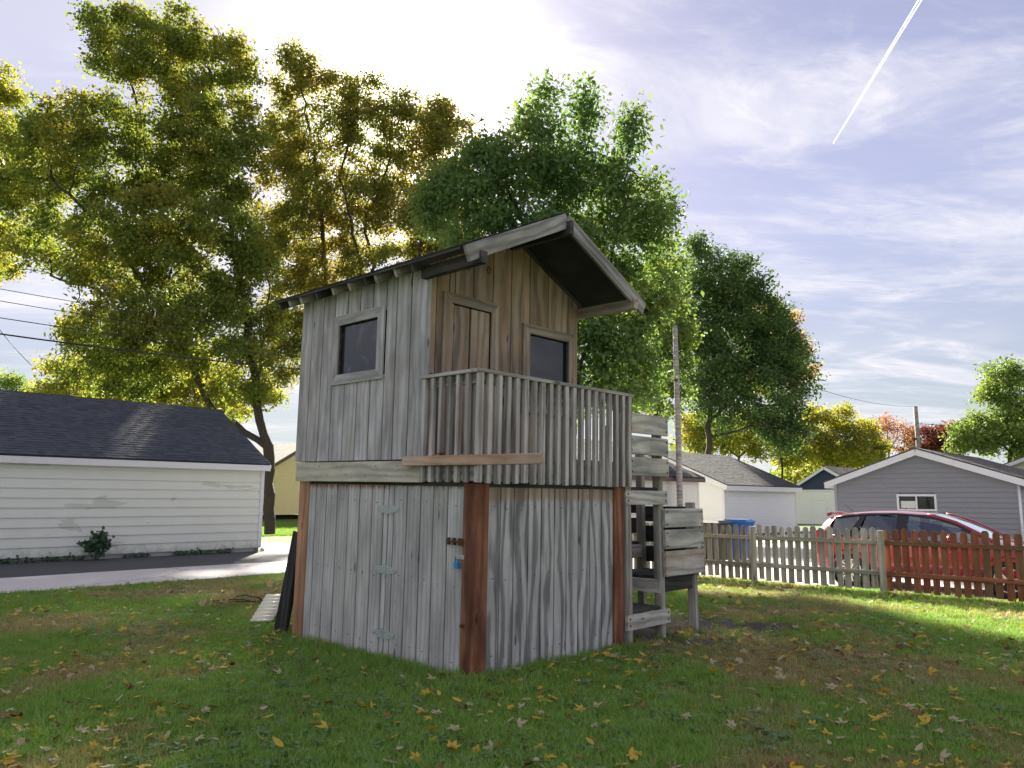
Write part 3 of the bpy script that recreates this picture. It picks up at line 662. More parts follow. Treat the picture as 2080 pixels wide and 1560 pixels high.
# front wall (door and window) under the gable
fy = HU0
fwall = bx('house_wall', ph, .02, HV-.02, fy+.03, fy+.05, zb_, 3.62, M['dark'], 'x')
V = [(.02, fy+.04, 3.6), (HV-.02, fy+.04, 3.6), (MID, fy+.04, APEX-.08)]
link('gable_panel', pydata('gable_panel', V+[(x, y+.02, z) for x, y, z in V], [(0, 1, 2), (5, 4, 3), (0, 3, 4, 1), (1, 4, 5, 2), (2, 5, 3, 0)]), M['dark'], ph)
fe = [.0, .10, .335, .585, .86, 1.135, 1.425, 1.73, 2.07, HV]
def front_plank(a, c, z0, z1f):
    g = .006; a += g; c -= g
    za, zc = z1f(a), z1f(c); th = .018
    zmid = (z0+min(za, zc))/2; xm = (a+c)/2
    V = [(z, x-xm, d) for (x, z) in ((a, z0), (c, z0), (c, zc), (a, za)) for d in (0,)]
    pts = [(a, z0), (c, z0)]+([(c, zc)] if not (a < MID < c) else [(c, zc), (MID, z1f(MID))])+[(a, za)]
    n = len(pts); V = [(z-zmid, 0.0, x-xm) for x, z in pts]+[(z-zmid, th, x-xm) for x, z in pts]
    F = [tuple(range(n)), tuple(range(2*n-1, n-1, -1))]+[(i, i+n, (i+1) % n+n, (i+1) % n) for i in range(n)]
    me = pydata('plank', V, F); me.validate()
    bm = bmesh.new(); bm.from_mesh(me); bmesh.ops.recalc_face_normals(bm, faces=bm.faces); bm.to_mesh(me); bm.free()
    # local X = up, Y = +y (into the wall), Z = +x
    link('plank', me, M['brown_wall'], fwall, Matrix(((0, 0, 1, xm), (0, 1, 0, fy-.004), (1, 0, 0, zmid), (0, 0, 0, 1))))
DX0, DX1, DZ1 = .275, .83, 3.385
WX0, WX1, WZ0, WZ1 = 1.41, 2.06, 2.50, 3.26
top = lambda x: rz_(x)-.09
for a, c in zip(fe[:-1], fe[1:]):
    if a > 1.1 and a < 2.0:
        if a < 1.2: front_plank(a, 1.345, zb_, top); a = 1.333
        front_plank(a, c, zb_, lambda x: WZ0-.04); front_plank(a, c, WZ1+.04, top)
    elif a > .3 and a < .8:
        front_plank(a, c, DZ1+.04, top)
        if c > .84: front_plank(.845, c, zb_, lambda x: DZ1+.035)
    elif a > .05 and a < .2:
        front_plank(a, .262, zb_, top); front_plank(.262, c, DZ1+.04, top)
    else: front_plank(a, c, zb_, top)
bx('corner_board', ph, -.012, .02, fy-.022, fy+.004, zb_, 3.70, M['grey_wall'])
framed('x', DX0, DX1, 1.95, DZ1, .10, fy-.034, M['trim_brown'], None)
dd = bx('house_door', ph, DX0+.002, DX1-.002, fy+.012, fy+.03, zb_+.03, DZ1, M['dark'])
for a, c in ((DX0+.055, .535), (.560, DX1-.012)): bx('door_board', dd, a, c, fy-.006, fy+.018, zb_+.04, DZ1-.01, M['brown_wall'])
bx('door_jamb', dd, DX0, DX0+.045, fy-.010, fy+.02, zb_+.03, DZ1, M['trim_brown'])
framed('x', WX0, WX1, WZ0, WZ1, .10, fy-.034, M['trim_brown'], M['pane'])
bx('latch_plate', ph, .02, .075, fy-.03, fy-.005, 2.66, 2.74, M['trim_brown'])
bx('house_wall', ph, HV-.02, HV, fy, HU1, zb_, 3.66, M['grey_wall'])
bx('house_wall', ph, .02, HV-.02, HU1-.02, HU1, zb_, 3.66, M['grey_wall'])
# roof: decks, rafters, barge boards, lookouts
EV0, EV1 = -.22, 2.47; UF, UB = -.02, 3.22
for xe, nm in ((EV0, 'roof'), (EV1, 'roof')):
    a, c = (UF, UB) if xe == EV0 else (UB, UF)
    if xe == EV0: roof_slope(ph, nm, (xe, UB, rz_(xe)), (xe, UF, rz_(xe)), (MID, UF, APEX), (MID, UB, APEX), M['roof_dark'], .025)
    else: roof_slope(ph, nm, (xe, UF, rz_(xe)), (xe, UB, rz_(xe)), (MID, UB, APEX), (MID, UF, APEX), M['roof_dark'], .025)
nrm = lambda s: Vector((-SL*s, 0, 1)).normalized()
for k, y in enumerate([.745, 1.0, 1.32, 1.5, 1.78, 2.08, 2.4, 2.72, 2.96, 3.17]):
    for s in (-1, 1):
        xe = EV0+.02 if s < 0 else EV1-.02
        off = Vector((0, 0, -.028-.045))
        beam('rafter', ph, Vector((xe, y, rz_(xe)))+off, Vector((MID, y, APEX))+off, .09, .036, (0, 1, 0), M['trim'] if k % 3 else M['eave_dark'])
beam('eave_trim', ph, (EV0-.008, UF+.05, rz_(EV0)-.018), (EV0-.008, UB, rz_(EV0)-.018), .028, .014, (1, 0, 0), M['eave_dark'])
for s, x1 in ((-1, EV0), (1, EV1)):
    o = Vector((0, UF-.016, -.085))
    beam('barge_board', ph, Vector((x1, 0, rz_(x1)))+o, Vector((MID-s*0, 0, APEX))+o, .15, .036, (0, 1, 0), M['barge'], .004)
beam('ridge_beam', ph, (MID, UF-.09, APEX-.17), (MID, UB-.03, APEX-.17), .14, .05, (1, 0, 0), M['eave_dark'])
for x in (-.045, HV+.02):
    beam('lookout_beam', ph, (x, UF-.06, rz_(x)-.17), (x, fy+.02, rz_(x)-.17), .11, .075, (1, 0, 0), M['eave_dark'] if x < 0 else M['trim_brown'], .004)
for x in (.50, .78):
    me = pydata('hook_ring', *tube_np([(x, fy-.02+0.0*t, 3.80)+Vector((.028*math.cos(t), 0, .034*math.sin(t))) if False else Vector((x+.026*math.cos(t), fy-.02, 3.80+.034*math.sin(t)+.1*(x-.5))) for t in np.linspace(0, 6.0, 14)], .005, 6), True)
    link('hook_ring', me, M['rust'], ph)
# balcony railing
bx('rail_cap', ph, -.082, LV+.06, -.082, .015, 2.590, 2.622, M['baluster'], 'x', .005)
bx('rail_cap', ph, -.082, .015, .0155, HU0-.005, 2.590, 2.622, M['baluster'], 'y', .005)
bx('sub_rail', ph, .0, LV, -.022, .012, 2.50, 2.589, M['stair_post'], 'x')
bx('sub_rail', ph, -.022, .012, .013, HU0-.02, 2.50, 2.589, M['stair_post'], 'y')
bx('sub_rail', ph, 1.0, LV, .02, .06, 2.44, 2.47, M['stair_post'], 'x')
n = 20
for i in range(n):
    x = -.035+i*(LV+.04)/(n-1); wd = .053 if 0 < i < n-1 else .056
    bx('baluster', ph, x-wd/2, x+wd/2, -.074, -.031, HS+.005+random.uniform(-.008, .008), 2.588, M['baluster'])
for i in range(6):
    y = .085+i*.118
    bx('baluster', ph, -.066, -.024, y-.022, y+.022, HS+.008, 2.588, M['baluster'])
bx('balcony_post', ph, .0, .085, .02, .10, 1.89, 2.5, M['stair_post'])
bx('balcony_post', ph, LV-.06, LV+.025, .015, .10, 1.89, 2.55, M['stair_post'])
nb = bx('nailed_board', ph, -.106, -.068, -.83, .905, 1.785, 1.872, M['brace'], 'y', .004); nb['label'] = 'newer brown board nailed across the balcony corner'
for y in (.42, .62, .18): lathe('nail_head', [(0, .004), (.006, .003), (.007, 0)], M['steel'], nb, 8, Matrix.Translation((-.106, y, 1.83+random.uniform(-.02, .02))) @ Matrix.Rotation(-math.pi/2, 4, 'Y'))
nail = lathe('nail_head', [(0, .003), (.006, .002), (.007, 0)], M['rust'], ph, 6, Matrix.Translation((-.035, .9, 1.70)) @ Matrix.Rotation(-math.pi/2, 4, 'Y'))
for k in range(1, 12):
    o = nail.copy(); col.objects.link(o); o.matrix_local = Matrix.Translation((-.035, .9+k*.17, 1.70 if k % 2 == 0 else 1.79)) @ Matrix.Rotation(-math.pi/2, 4, 'Y')
for y in (.28, .48, .67, .86, 1.06, 1.43, 1.63, 1.83, 2.04, 2.24, 2.45):
    for z in (.12, .75, 1.45):
        o = nail.copy(); col.objects.link(o); o.matrix_local = Matrix.Translation((.0165, y+.01*math.sin(y*40+z*9), z+.02*math.sin(y*60))) @ Matrix.Rotation(-math.pi/2, 4, 'Y')
for x in (.25, .41, .6, .78, .97, 1.15, 1.33, 1.51, 1.7, 1.9):
    for z in (.15, .8, 1.42):
        o = nail.copy(); col.objects.link(o); o.matrix_local = Matrix.Translation((x+.01*math.sin(x*40+z*9), .021, z+.02*math.sin(x*60))) @ Matrix.Rotation(math.pi/2, 4, 'X')
# padlock hanging from the hasp
pl = empty('padlock', W(-.012, .185, .99), GA, 'small blue padlock hanging from the shed door hasp', 'padlock')
bx('lock_body', pl, -.022, .002, -.026, .026, -.085, -.028, M['lock_blue'], 'y', .006)
tube('shackle', [(-.010, -.016, -.03), (-.010, -.016, .0), (-.010, -.010, .014), (-.010, .0, .019), (-.010, .010, .014), (-.010, .016, 0), (-.010, .016, -.03)], .005, M['steel'], pl)

# ------------------------------------------------------------------ spiral stair tower
st = empty('stair_tower', W(LV, 0, 0), GA, 'weathered spiral wooden stair tower with plank guards beside the playhouse', 'stairs')
A0, A1, B1, D1 = .05, .68, 1.42, .76         # bays along v; depth along u
def post(x, y, z1, w_=.09, r=False): 
    o = bx('post', st, x, x+w_, y, y+w_, -.12, z1, M['stair_post'], ch=.01 if not r else .03); return o
post(.03, -.03, 2.48); post(A1, -.01, 2.38); post(B1-.03, .0, 1.47, .10, True); post(B1-.02, D1-.04, 2.1); post(A1, D1-.04, 2.38)
post(.05, 2*D1-.09, 2.4); post(B1-.03, 2*D1-.09, 2.0); post(A1, 2*D1-.09, 2.4)
def landing(x0, x1, y0, y1, z, fronts):
    n_ = 6; st_ = (y1-y0)/n_
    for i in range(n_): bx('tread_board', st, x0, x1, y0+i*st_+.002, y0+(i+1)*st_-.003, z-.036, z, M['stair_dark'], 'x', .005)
    for f in fronts:
        if f == 'f': bx('step_riser', st, x0-.06, x1+.13, y0-.04, y0-.003, z-.19, z-.038, M['stair'], 'x', .004)
        if f == 'r': bx('step_riser', st, x1+.001, x1+.037, y0, y1, z-.18, z-.038, M['stair_post'], 'y')
        if f == 'l': bx('step_riser', st, x0-.037, x0-.001, y0, y1, z-.18, z-.038, M['stair'], 'y')
landing(A0+.02, A1, -.0, D1, .345, 'f'); landing(A1+.03, B1+.06, .0, D1, .66, 'l'); landing(A1-.1, B1+.06, D1+.01, 2*D1, .985, 'lf')
landing(A0, A1, D1+.01, 2*D1, 1.30, 'r'); landing(A0+.02, A1, .0, D1, 1.635, 'f')
bx('joist', st, A1+.1, B1+.05, .02, .055, .48, .62, M['stair_dark'], 'x')
for z0, z1 in ((1.755, 1.955), (1.985, 2.185), (2.215, 2.43)):
    bx('guard_plank', st, A0-.005, A1+.115, -.075, -.037, z0, z1, M['stair'], 'x', .005)
for z0, z1 in ((.655, .93), (.955, 1.165), (1.19, 1.40)):
    bx('guard_plank', st, A1+.04, B1+.12, -.060, -.022, z0, z1, M['stair'], 'x', .005)
for z0, z1 in ((.74, .93), (.98, 1.18), (1.23, 1.42)):
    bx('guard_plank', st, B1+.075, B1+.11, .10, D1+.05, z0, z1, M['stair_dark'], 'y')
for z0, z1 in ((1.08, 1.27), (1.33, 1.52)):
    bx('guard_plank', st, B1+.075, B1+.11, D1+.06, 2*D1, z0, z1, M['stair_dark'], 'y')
for (x, y, zs) in ((A0+.03, -.077, (1.80, 1.91, 2.03, 2.14, 2.26, 2.38)), (A1+.08, -.077, (1.80, 1.91, 2.03, 2.14, 2.26, 2.38)), (A1+.075, -.062, (.99, 1.13, 1.225, 1.365)), (B1+.085, -.062, (.99, 1.13, 1.225, 1.365)), (A1+.09, -.042, (1.49, 1.56, .20, .27)), (A0, -.042, (1.49, 1.56, .20, .27))):
    for z in zs: lathe('bolt_head', [(0, .006), (.010, .005), (.012, 0)], M['rust'], st, 8, Matrix.Translation((x, y, z)) @ Matrix.Rotation(math.pi/2, 4, 'X'))

# ------------------------------------------------------------------ picket fences
def fence(label, u_hi, u_lo, mat, railm, post_at, seed, pitch_=.142, wid=.097):
    e = empty('picket_fence', W(8.95, u_hi, 0), GA, label, 'fence')
    rn = random.Random(seed); n_ = int((u_hi-u_lo)/pitch_)
    sh = []
    for k in range(4):                   # dog-eared round top picket meshes
        h_ = .98; ww = wid*(.95+.04*k); pr = [(-ww/2, 0), (ww/2, 0), (ww/2, h_-.045), (ww*.42, h_-.02), (ww*.24, h_), (-ww*.24, h_), (-ww*.42, h_-.02), (-ww/2, h_-.045)]
        V = [(z-h_/2, 0, y) for y, z in pr]+[(z-h_/2, .018, y) for y, z in pr]; m_ = len(pr)
        me = pydata('picket', V, [tuple(range(m_)), tuple(range(2*m_-1, m_-1, -1))]+[(i, i+m_, (i+1) % m_+m_, (i+1) % m_) for i in range(m_)])
        bm = bmesh.new(); bm.from_mesh(me); bmesh.ops.recalc_face_normals(bm, faces=bm.faces); bm.to_mesh(me); bm.free()
        me.materials.append(mat); sh.append(me)
    for i in range(n_):
        y = -(i+.5)*pitch_; z = .06+rn.uniform(-.022, .022); uu = u_hi+y; drop = float(hgt(9.0, uu))*.5
        o = link('picket', sh[rn.randrange(4)], mat, e)
        # local X up, Z along fence
        rot = Matrix.Rotation(rn.uniform(-.012, .012), 4, 'X') @ Matrix(((0, 1, 0, 0), (0, 0, -1, 0), (-1, 0, 0, 0), (0, 0, 0, 1))) if False else Matrix(((0, 1, 0, 0), (0, 0, 1, 0), (1, 0, 0, 0), (0, 0, 0, 1)))
        o.matrix_local = Matrix.Translation((.0, y, z+.49)) @ Matrix.Rotation(rn.uniform(-.022, .022), 4, 'X') @ rot
    for z in (.33, .82): bx('rail', e, -.042, -.002, -(u_hi-u_lo), 0, z-.035+.0, z+.035, railm, 'y', .006)
    for y in post_at:
        p = bx('post', e, -.13, -.043, y-.045, y+.045, -.1, 1.02, M['fence_grey'], ch=.012)
    return e
fence('tan weathered picket fence reaching behind the stair tower', 8.2, 1.92, M['fence_tan'], M['fence_tan'], (-.03, -2.2, -4.3, -6.28), 1)
fence('silver grey weathered picket fence between two grey posts', 1.90, -.30, M['fence_grey'], M['fence_grey'], (-2.22,), 2)
fence('reddish brown stained picket fence in front of the red car', -.31, -4.6, M['fence_red'], M['fence_red'], (-4.2,), 3)

# ------------------------------------------------------------------ red hatchback
def car():
    e = empty('parked_car', W(11.95, 1.85, float(hgt(12, 0))+.012), GA-math.pi/2, 'red five-door hatchback parked on the driveway behind the picket fence', 'car')
    # local x: rear -> front (towards -u), y: left side of the car, z up.  near side = local -y? (camera side) resolved by symmetry
    S = [  # x, z_bottom, z_sill, z_belt, z_top, hw_sill, hw_belt, hw_top
        (.00, .42, .55, .80, .86, .62, .66, .50), (.06, .30, .45, .90, 1.02, .78, .78, .55), (.22, .24, .42, .96, 1.28, .84, .84, .56), (.40, .22, .40, .98, 1.385, .87, .87, .57),
        (.80, .20, .38, .97, 1.445, .89, .895, .575), (1.30, .20, .36, .955, 1.478, .90, .905, .585), (1.80, .20, .36, .94, 1.475, .90, .91, .59), (2.25, .20, .36, .925, 1.43, .90, .91, .58),
        (2.65, .20, .36, .915, 1.31, .90, .905, .585), (3.00, .20, .37, .91, 1.135, .895, .895, .62), (3.22, .20, .38, .905, 1.00, .89, .885, .66), (3.45, .20, .40, .88, .945, .88, .86, .62),
        (3.85, .21, .42, .80, .875, .86, .82, .58), (4.15, .24, .45, .70, .77, .80, .75, .50), (4.30, .30, .48, .60, .66, .66, .62, .40), (4.36, .38, .50, .56, .58, .45, .42, .28)]
    V, F = [], []; N = 14
    def ring(s):
        x, zb0, zs, zbt, zt, hs, hb, ht = s
        half = [(0, zb0), (hs*.8, zb0), (hs*.97, zs-.06), (hs*1.0, (zs+zbt)/2), (hb, zbt), (ht+.02, zt-.045), (ht*.72, zt-.008), (0, zt)]
        return half
    for s in S:
        h_ = ring(s); V += [(s[0], y, z) for y, z in h_]+[(s[0], -y, z) for y, z in h_[-2:0:-1]]
    for i in range(len(S)-1):
        for k in range(N): F.append((i*N+k, i*N+(k+1) % N, (i+1)*N+(k+1) % N, (i+1)*N+k))
    F.append(tuple(range(N))); F.append(tuple(range(len(S)*N-1, (len(S)-1)*N-1, -1)))
    # leave the greenhouse open where the glass sits: drop belt-to-roof faces between x=.4 and 2.65 and the windscreen
    drop = set()
    for i in range(len(S)-1):
        x0, x1 = S[i][0], S[i+1][0]
        if x0 >= .40 and x1 <= 3.0:
            for k in (4, 9): drop.add(i*N+k)
        if x0 >= 2.25 and x1 <= 3.22:
            for k in (5, 6, 7, 8): drop.add(i*N+k)
    F2 = [f for i, f in enumerate(F) if i not in drop]
    me = pydata('body', V, F2); bm = bmesh.new(); bm.from_mesh(me); bmesh.ops.recalc_face_normals(bm, faces=bm.faces); bm.to_mesh(me); bm.free(); me.shade_smooth()
    body = link('body', me, M['car'], e); sm = body.modifiers.new('smooth', 'SUBSURF'); sm.levels = 2; sm.render_levels = 2
    def lerp(x, j):
        for a, c in zip(S[:-1], S[1:]):
            if a[0] <= x <= c[0]: q = (x-a[0])/(c[0]-a[0]); return a[j]+(c[j]-a[j])*q
        return S[-1][j]
    def sy(x, z):                        # half width of the greenhouse side at height z
        zb0, zt = lerp(x, 3), lerp(x, 4)-.045; q = min(1, max(0, (z-zb0)/(zt-zb0))); return lerp(x, 6)+(lerp(x, 7)+.02-lerp(x, 6))*q
    def sidepoly(name, pts, mat, off):
        for s in (-1, 1):
            V_ = [(x, s*(sy(x, z)+off), z) for x, z in pts]
            link(name, pydata(name, V_, [tuple(range(len(pts)))] if s < 0 else [tuple(range(len(pts)-1, -1, -1))]), mat, e)
    top_ = lambda x: lerp(x, 4)-.085
    bot_ = lambda x: lerp(x, 3)+.012
    def strip(x0, x1, zb1=None, n_=6):
        xs = np.linspace(x0, x1, n_); return [(x, bot_(x)) for x in xs]+[(x, top_(x)) for x in xs[::-1]]
    sidepoly('window_surround', [(.46, .985)]+[(x, lerp(x, 3)-.004) for x in (.8, 1.3, 1.8, 2.25, 2.65, 3.0)]+[(x, top_(x)+.03) for x in (2.9, 2.65, 2.25, 1.8, 1.3, .8, .5)], M['car_glass'], -.002)
    sidepoly('door_pillar', strip(1.68, 1.86, n_=3), M['black_plastic'], .006)
    sidepoly('door_pillar', [(.80, bot_(.8)), (.95, bot_(.95)), (1.10, top_(1.1)), (1.0, top_(1.0))], M['black_plastic'], .006)
    # black window-edge trim and roof rails in body colour
    for s in (-1, 1):
        xs = np.linspace(.5, 3.0, 16)
        tube('window_trim', [(x, s*(sy(x, top_(x))+.006), top_(x)+.012) for x in xs], .016, M['black_plastic'], e, 6)
        tube('belt_trim', [(x, s*(sy(x, bot_(x))+.006), bot_(x)-.012) for x in xs], .014, M['black_plastic'], e, 6)
        xs = np.linspace(2.2, 3.25, 10)
        tube('pillar', [(x, s*(lerp(x, 7)+.015), lerp(x, 4)-.035) for x in xs], .036, M['car'], e, 8)
        tube('door_seam', [(1.77, s*(sy(1.77, .93)+.003), .93), (1.77, s*.902, .70), (1.75, s*.885, .40)], .005, M['black_plastic'], e, 5)
        tube('door_seam', [(2.85, s*(.899), .90), (2.87, s*.898, .65), (2.80, s*.88, .40)], .005, M['black_plastic'], e, 5)
        hdl = tube('door_handle', [(1.55, s*.915, .86), (1.70, s*.925, .865)], .014, M['car'], e, 8)
        tube('door_handle', [(2.50, s*.915, .845), (2.65, s*.925, .85)], .014, M['car'], e, 8)
        V_, F_ = [], []
        mir = lathe('mirror', [(0, .10), (.05, .09), (.085, .04), (.09, -.01), (.07, -.05), (0, -.06)], M['car'], e, 14, Matrix.Translation((2.66, s*1.0, .985)) @ Matrix.Rotation(math.pi/2, 4, 'Y') @ Matrix.Diagonal((.8, 1.15, 1, 1)))
        lathe('tail_lamp', [(0, .09), (.06, .08), (.10, .03), (.11, -.04), (0, -.06)], M['tail'], e, 14, Matrix.Translation((.17, s*.76, .93)) @ Matrix.Rotation(-math.pi/2, 4, 'Y') @ Matrix.Diagonal((1.35, .85, 1, 1)))
        lathe('headlight', [(0, .06), (.08, .05), (.12, .0), (0, -.06)], M['steel'], e, 14, Matrix.Translation((4.0, s*.70, .70)) @ Matrix.Rotation(math.pi/2, 4, 'Y') @ Matrix.Diagonal((.7, 1.3, 1, 1)))
    ws = []
    for x in (2.2, 2.5, 2.8, 3.0, 3.22):
        zt, ht = lerp(x, 4), lerp(x, 7); ws.append([(x, -ht, zt-.035), (x, -ht*.5, zt-.004), (x, 0, zt+.002), (x, ht*.5, zt-.004), (x, ht, zt-.035)])
    V_ = [p for r_ in ws for p in r_]; F_ = [(i*5+k, i*5+k+1, (i+1)*5+k+1, (i+1)*5+k) for i in range(4) for k in range(4)]
    link('windscreen', pydata('windscreen', V_, F_, True), M['car_glass'], e)
    tube('spoiler', [(.30, -.50, 1.375), (.27, -.25, 1.40), (.26, 0, 1.41), (.27, .25, 1.40), (.30, .50, 1.375)], .035, M['car'], e)
    tube('antenna', [(.62, 0, 1.44), (.40, 0, 1.62)], [.006, .003], M['black_plastic'], e, 6)
    for x, y in ((1.45, -.36), (1.45, .36), (2.2, -.36), (2.2, .36)):          # seats seen through the glass
        sb = tube('seat', [(x+.1, y, .5), (x-.02, y, .85), (x-.12, y, 1.10)], [.24, .24, .17], M['seat'], e, 10)
        tube('headrest', [(x-.12, y-.10, 1.19), (x-.12, y+.10, 1.19)], .085, M['seat'], e, 10)
    bx('cabin_floor', e, .5, 3.1, -.8, .8, .42, .47, M['seat'], 'x'); bx('dashboard', e, 2.75, 3.1, -.72, .72, .72, .93, M['seat'], 'y', .05)
    for x in (.82, 3.47):
        for s in (-1, 1):
            mw = Matrix.Translation((x, s*.80, .325)) @ Matrix.Rotation(math.pi/2*(1 if s < 0 else -1), 4, 'X')
            wh = lathe('wheel', [(.20, -.09), (.27, -.10), (.31, -.085), (.325, -.05), (.325, .05), (.31, .085), (.27, .10), (.215, .095), (.215, .03), (.20, -.09)], M['rubber'], e, 32, mw); LOCAL.add(wh.name)
            lathe('rim', [(.222, .075), (.222, .092), (.205, .092), (.198, .05), (.196, .0), (0, -.01)], M['alloy'], wh, 32)
            lathe('hub', [(0, .075), (.03, .073), (.045, .055), (.045, 0)], M['alloy'], wh, 14)
            lathe('brake_well', [(.195, .012), (0, .010)], M['black_plastic'], wh, 24)
            for k in range(5):
                for d_ in (-.11, .11):
                    a = 2*math.pi*k/5+d_; a2 = 2*math.pi*k/5+d_*1.5
                    beam('spoke', wh, (.03*math.cos(a), .03*math.sin(a), .055), (.202*math.cos(a2), .202*math.sin(a2), .072), .026, .02, (0, 0, 1), M['alloy'], .004)
            lathe('wheel_arch', [(.345, -.2), (.36, .115), (.375, .118), (.372, -.2)], M['black_plastic'], e, 32, Matrix.Translation((x, s*.80, .345)) @ Matrix.Rotation(math.pi/2*(1 if s < 0 else -1), 4, 'X'))
    return e
car()
# ------------------------------------------------------------------ wheeled bins
def wbin(v, u, mat, lidm, label, h=1.0, rot=0.0):
    e = empty('wheeled_bin', W(v, u, float(hgt(v, u))+.012), GA+rot, label, 'bin')
    def fr(w0, d0, z): return [(-w0/2, -d0/2, z), (w0/2, -d0/2, z), (w0/2, d0/2, z), (-w0/2, d0/2, z)]
    V_ = fr(.44, .50, .03)+fr(.56, .66, h*.86)+fr(.60, .70, h*.86)+fr(.60, .70, h*.92)
    F_ = [(3, 2, 1, 0)]+[(i*4+k, i*4+(k+1) % 4, (i+1)*4+(k+1) % 4, (i+1)*4+k) for i in range(3) for k in range(4)]+[(12, 13, 14, 15)]
    link('bin_body', pydata('bin_body', V_, F_), mat, e)
    V_ = fr(.64, .76, h*.92)+fr(.64, .76, h*.945)+fr(.50, .58, h); F_ = [(3, 2, 1, 0)]+[(i*4+k, i*4+(k+1) % 4, (i+1)*4+(k+1) % 4, (i+1)*4+k) for i in range(2) for k in range(4)]+[(8, 9, 10, 11)]
    link('lid', pydata('lid', V_, F_), lidm, e)
    tube('handle', [(-.22, .40, h*.90), (.22, .40, h*.90)], .018, mat, e)
    for s in (-1, 1): lathe('wheel', [(0, -.03), (.11, -.03), (.125, 0), (.11, .03), (0, .03)], M['rubber'], e, 16, Matrix.Translation((s*.27, .30, .125)) @ Matrix.Rotation(math.pi/2, 4, 'Y'))
wbin(14.6, 7.2, M['bin_blue'], M['bin_blue'], 'blue wheeled recycling bin behind the tan fence', 1.02, .2)
wbin(14.9, 6.1, M['bin_black'], M['bin_black'], 'black wheeled rubbish bin beside the blue bins', 1.10, -.1)
wbin(15.9, 5.9, M['bin_blue'], M['bin_blue'], 'blue wheeled bin half hidden behind the black bin', 1.12, .1)

# ------------------------------------------------------------------ poles and wires
P1 = Vector((6.75, 31.2, -.1)); P2 = at(1872, 1000, 62.0); P2.z = -.2
p1 = empty('utility_pole', P1, 0, 'tall bare grey utility pole between the white garages', 'utility pole')
tube('shaft', [(0, 0, -.3), (0.02, 0, 4), (0, 0, 8.75)], [.13, .12, .10], M['pole'], p1, 12)
bx('bracket', p1, -.16, .02, -.16, -.10, 6.4, 6.5, M['rust'], 'x')
p2 = empty('utility_pole', P2, 0, 'distant dark utility pole rising behind the grey garage', 'utility pole')
tube('shaft', [(0, 0, -.3), (0, 0, 9.3)], [.19, .16], M['pole'], p2, 10)
bx('transformer_bracket', p2, -.5, .0, -.1, .1, 6.6, 6.75, M['rust'], 'x'); bx('street_lamp_arm', p2, -1.2, 0, -.05, .05, 6.0, 6.08, M['galv'], 'x')
def wire(a, c, sag, r, label, grp='overhead wires from the grey utility pole'):
    a, c = Vector(a), Vector(c); pts = []
    for i in range(31):
        t = i/30; p = a.lerp(c, t); p.z -= sag*4*t*(1-t); pts.append(p)
    o = tube('overhead_wire', pts, r, M['wire'], None, 6); tag(o, label, 'wire', grp); return o
PL = W(-26, 18.9, 0); vdir = Vector((math.cos(GA), math.sin(GA), 0))
PL = P1-vdir*46
for zp, zl, sg, r_, lb in ((7.15, 7.3, 1.85, .007, 'highest thin wire crossing in front of the big maple'), (6.95, 7.1, 1.88, .007, 'second thin wire crossing in front of the big maple'), (6.75, 6.8, 1.95, .009, 'third wire crossing in front of the big maple'), (6.5, 6.5, 1.98, .016, 'thick lowest cable crossing in front of the big maple')):
    wire((P1.x, P1.y, zp), (PL.x, PL.y, zl), sg, r_, lb, 'wires over the alley')
for zp, z2, sg, lb in ((8.6, 9.1, .9, 'highest wire running between the two utility poles'), (6.9, 7.6, 1.6, 'upper middle wire strung between the two utility poles'), (6.5, 7.2, 1.7, 'lower middle wire strung between the two utility poles'), (6.1, 6.7, 1.6, 'lowest wire strung between the two utility poles')):
    wire((P1.x, P1.y, zp), (P2.x, P2.y, z2), sg, .012, lb)
wire((P2.x, P2.y, 7.7), (P2.x+45, P2.y+5, 8.6), .8, .022, 'wire leading off beyond the distant utility pole'); wire((P2.x, P2.y, 6.9), (P2.x+45, P2.y+5, 7.6), .8, .016, 'lower wire leading off beyond the distant utility pole')
wire(at(-60, 590, 19), at(64, 742, 27), .1, .010, 'slanting service wire dropping behind the pale green garage')

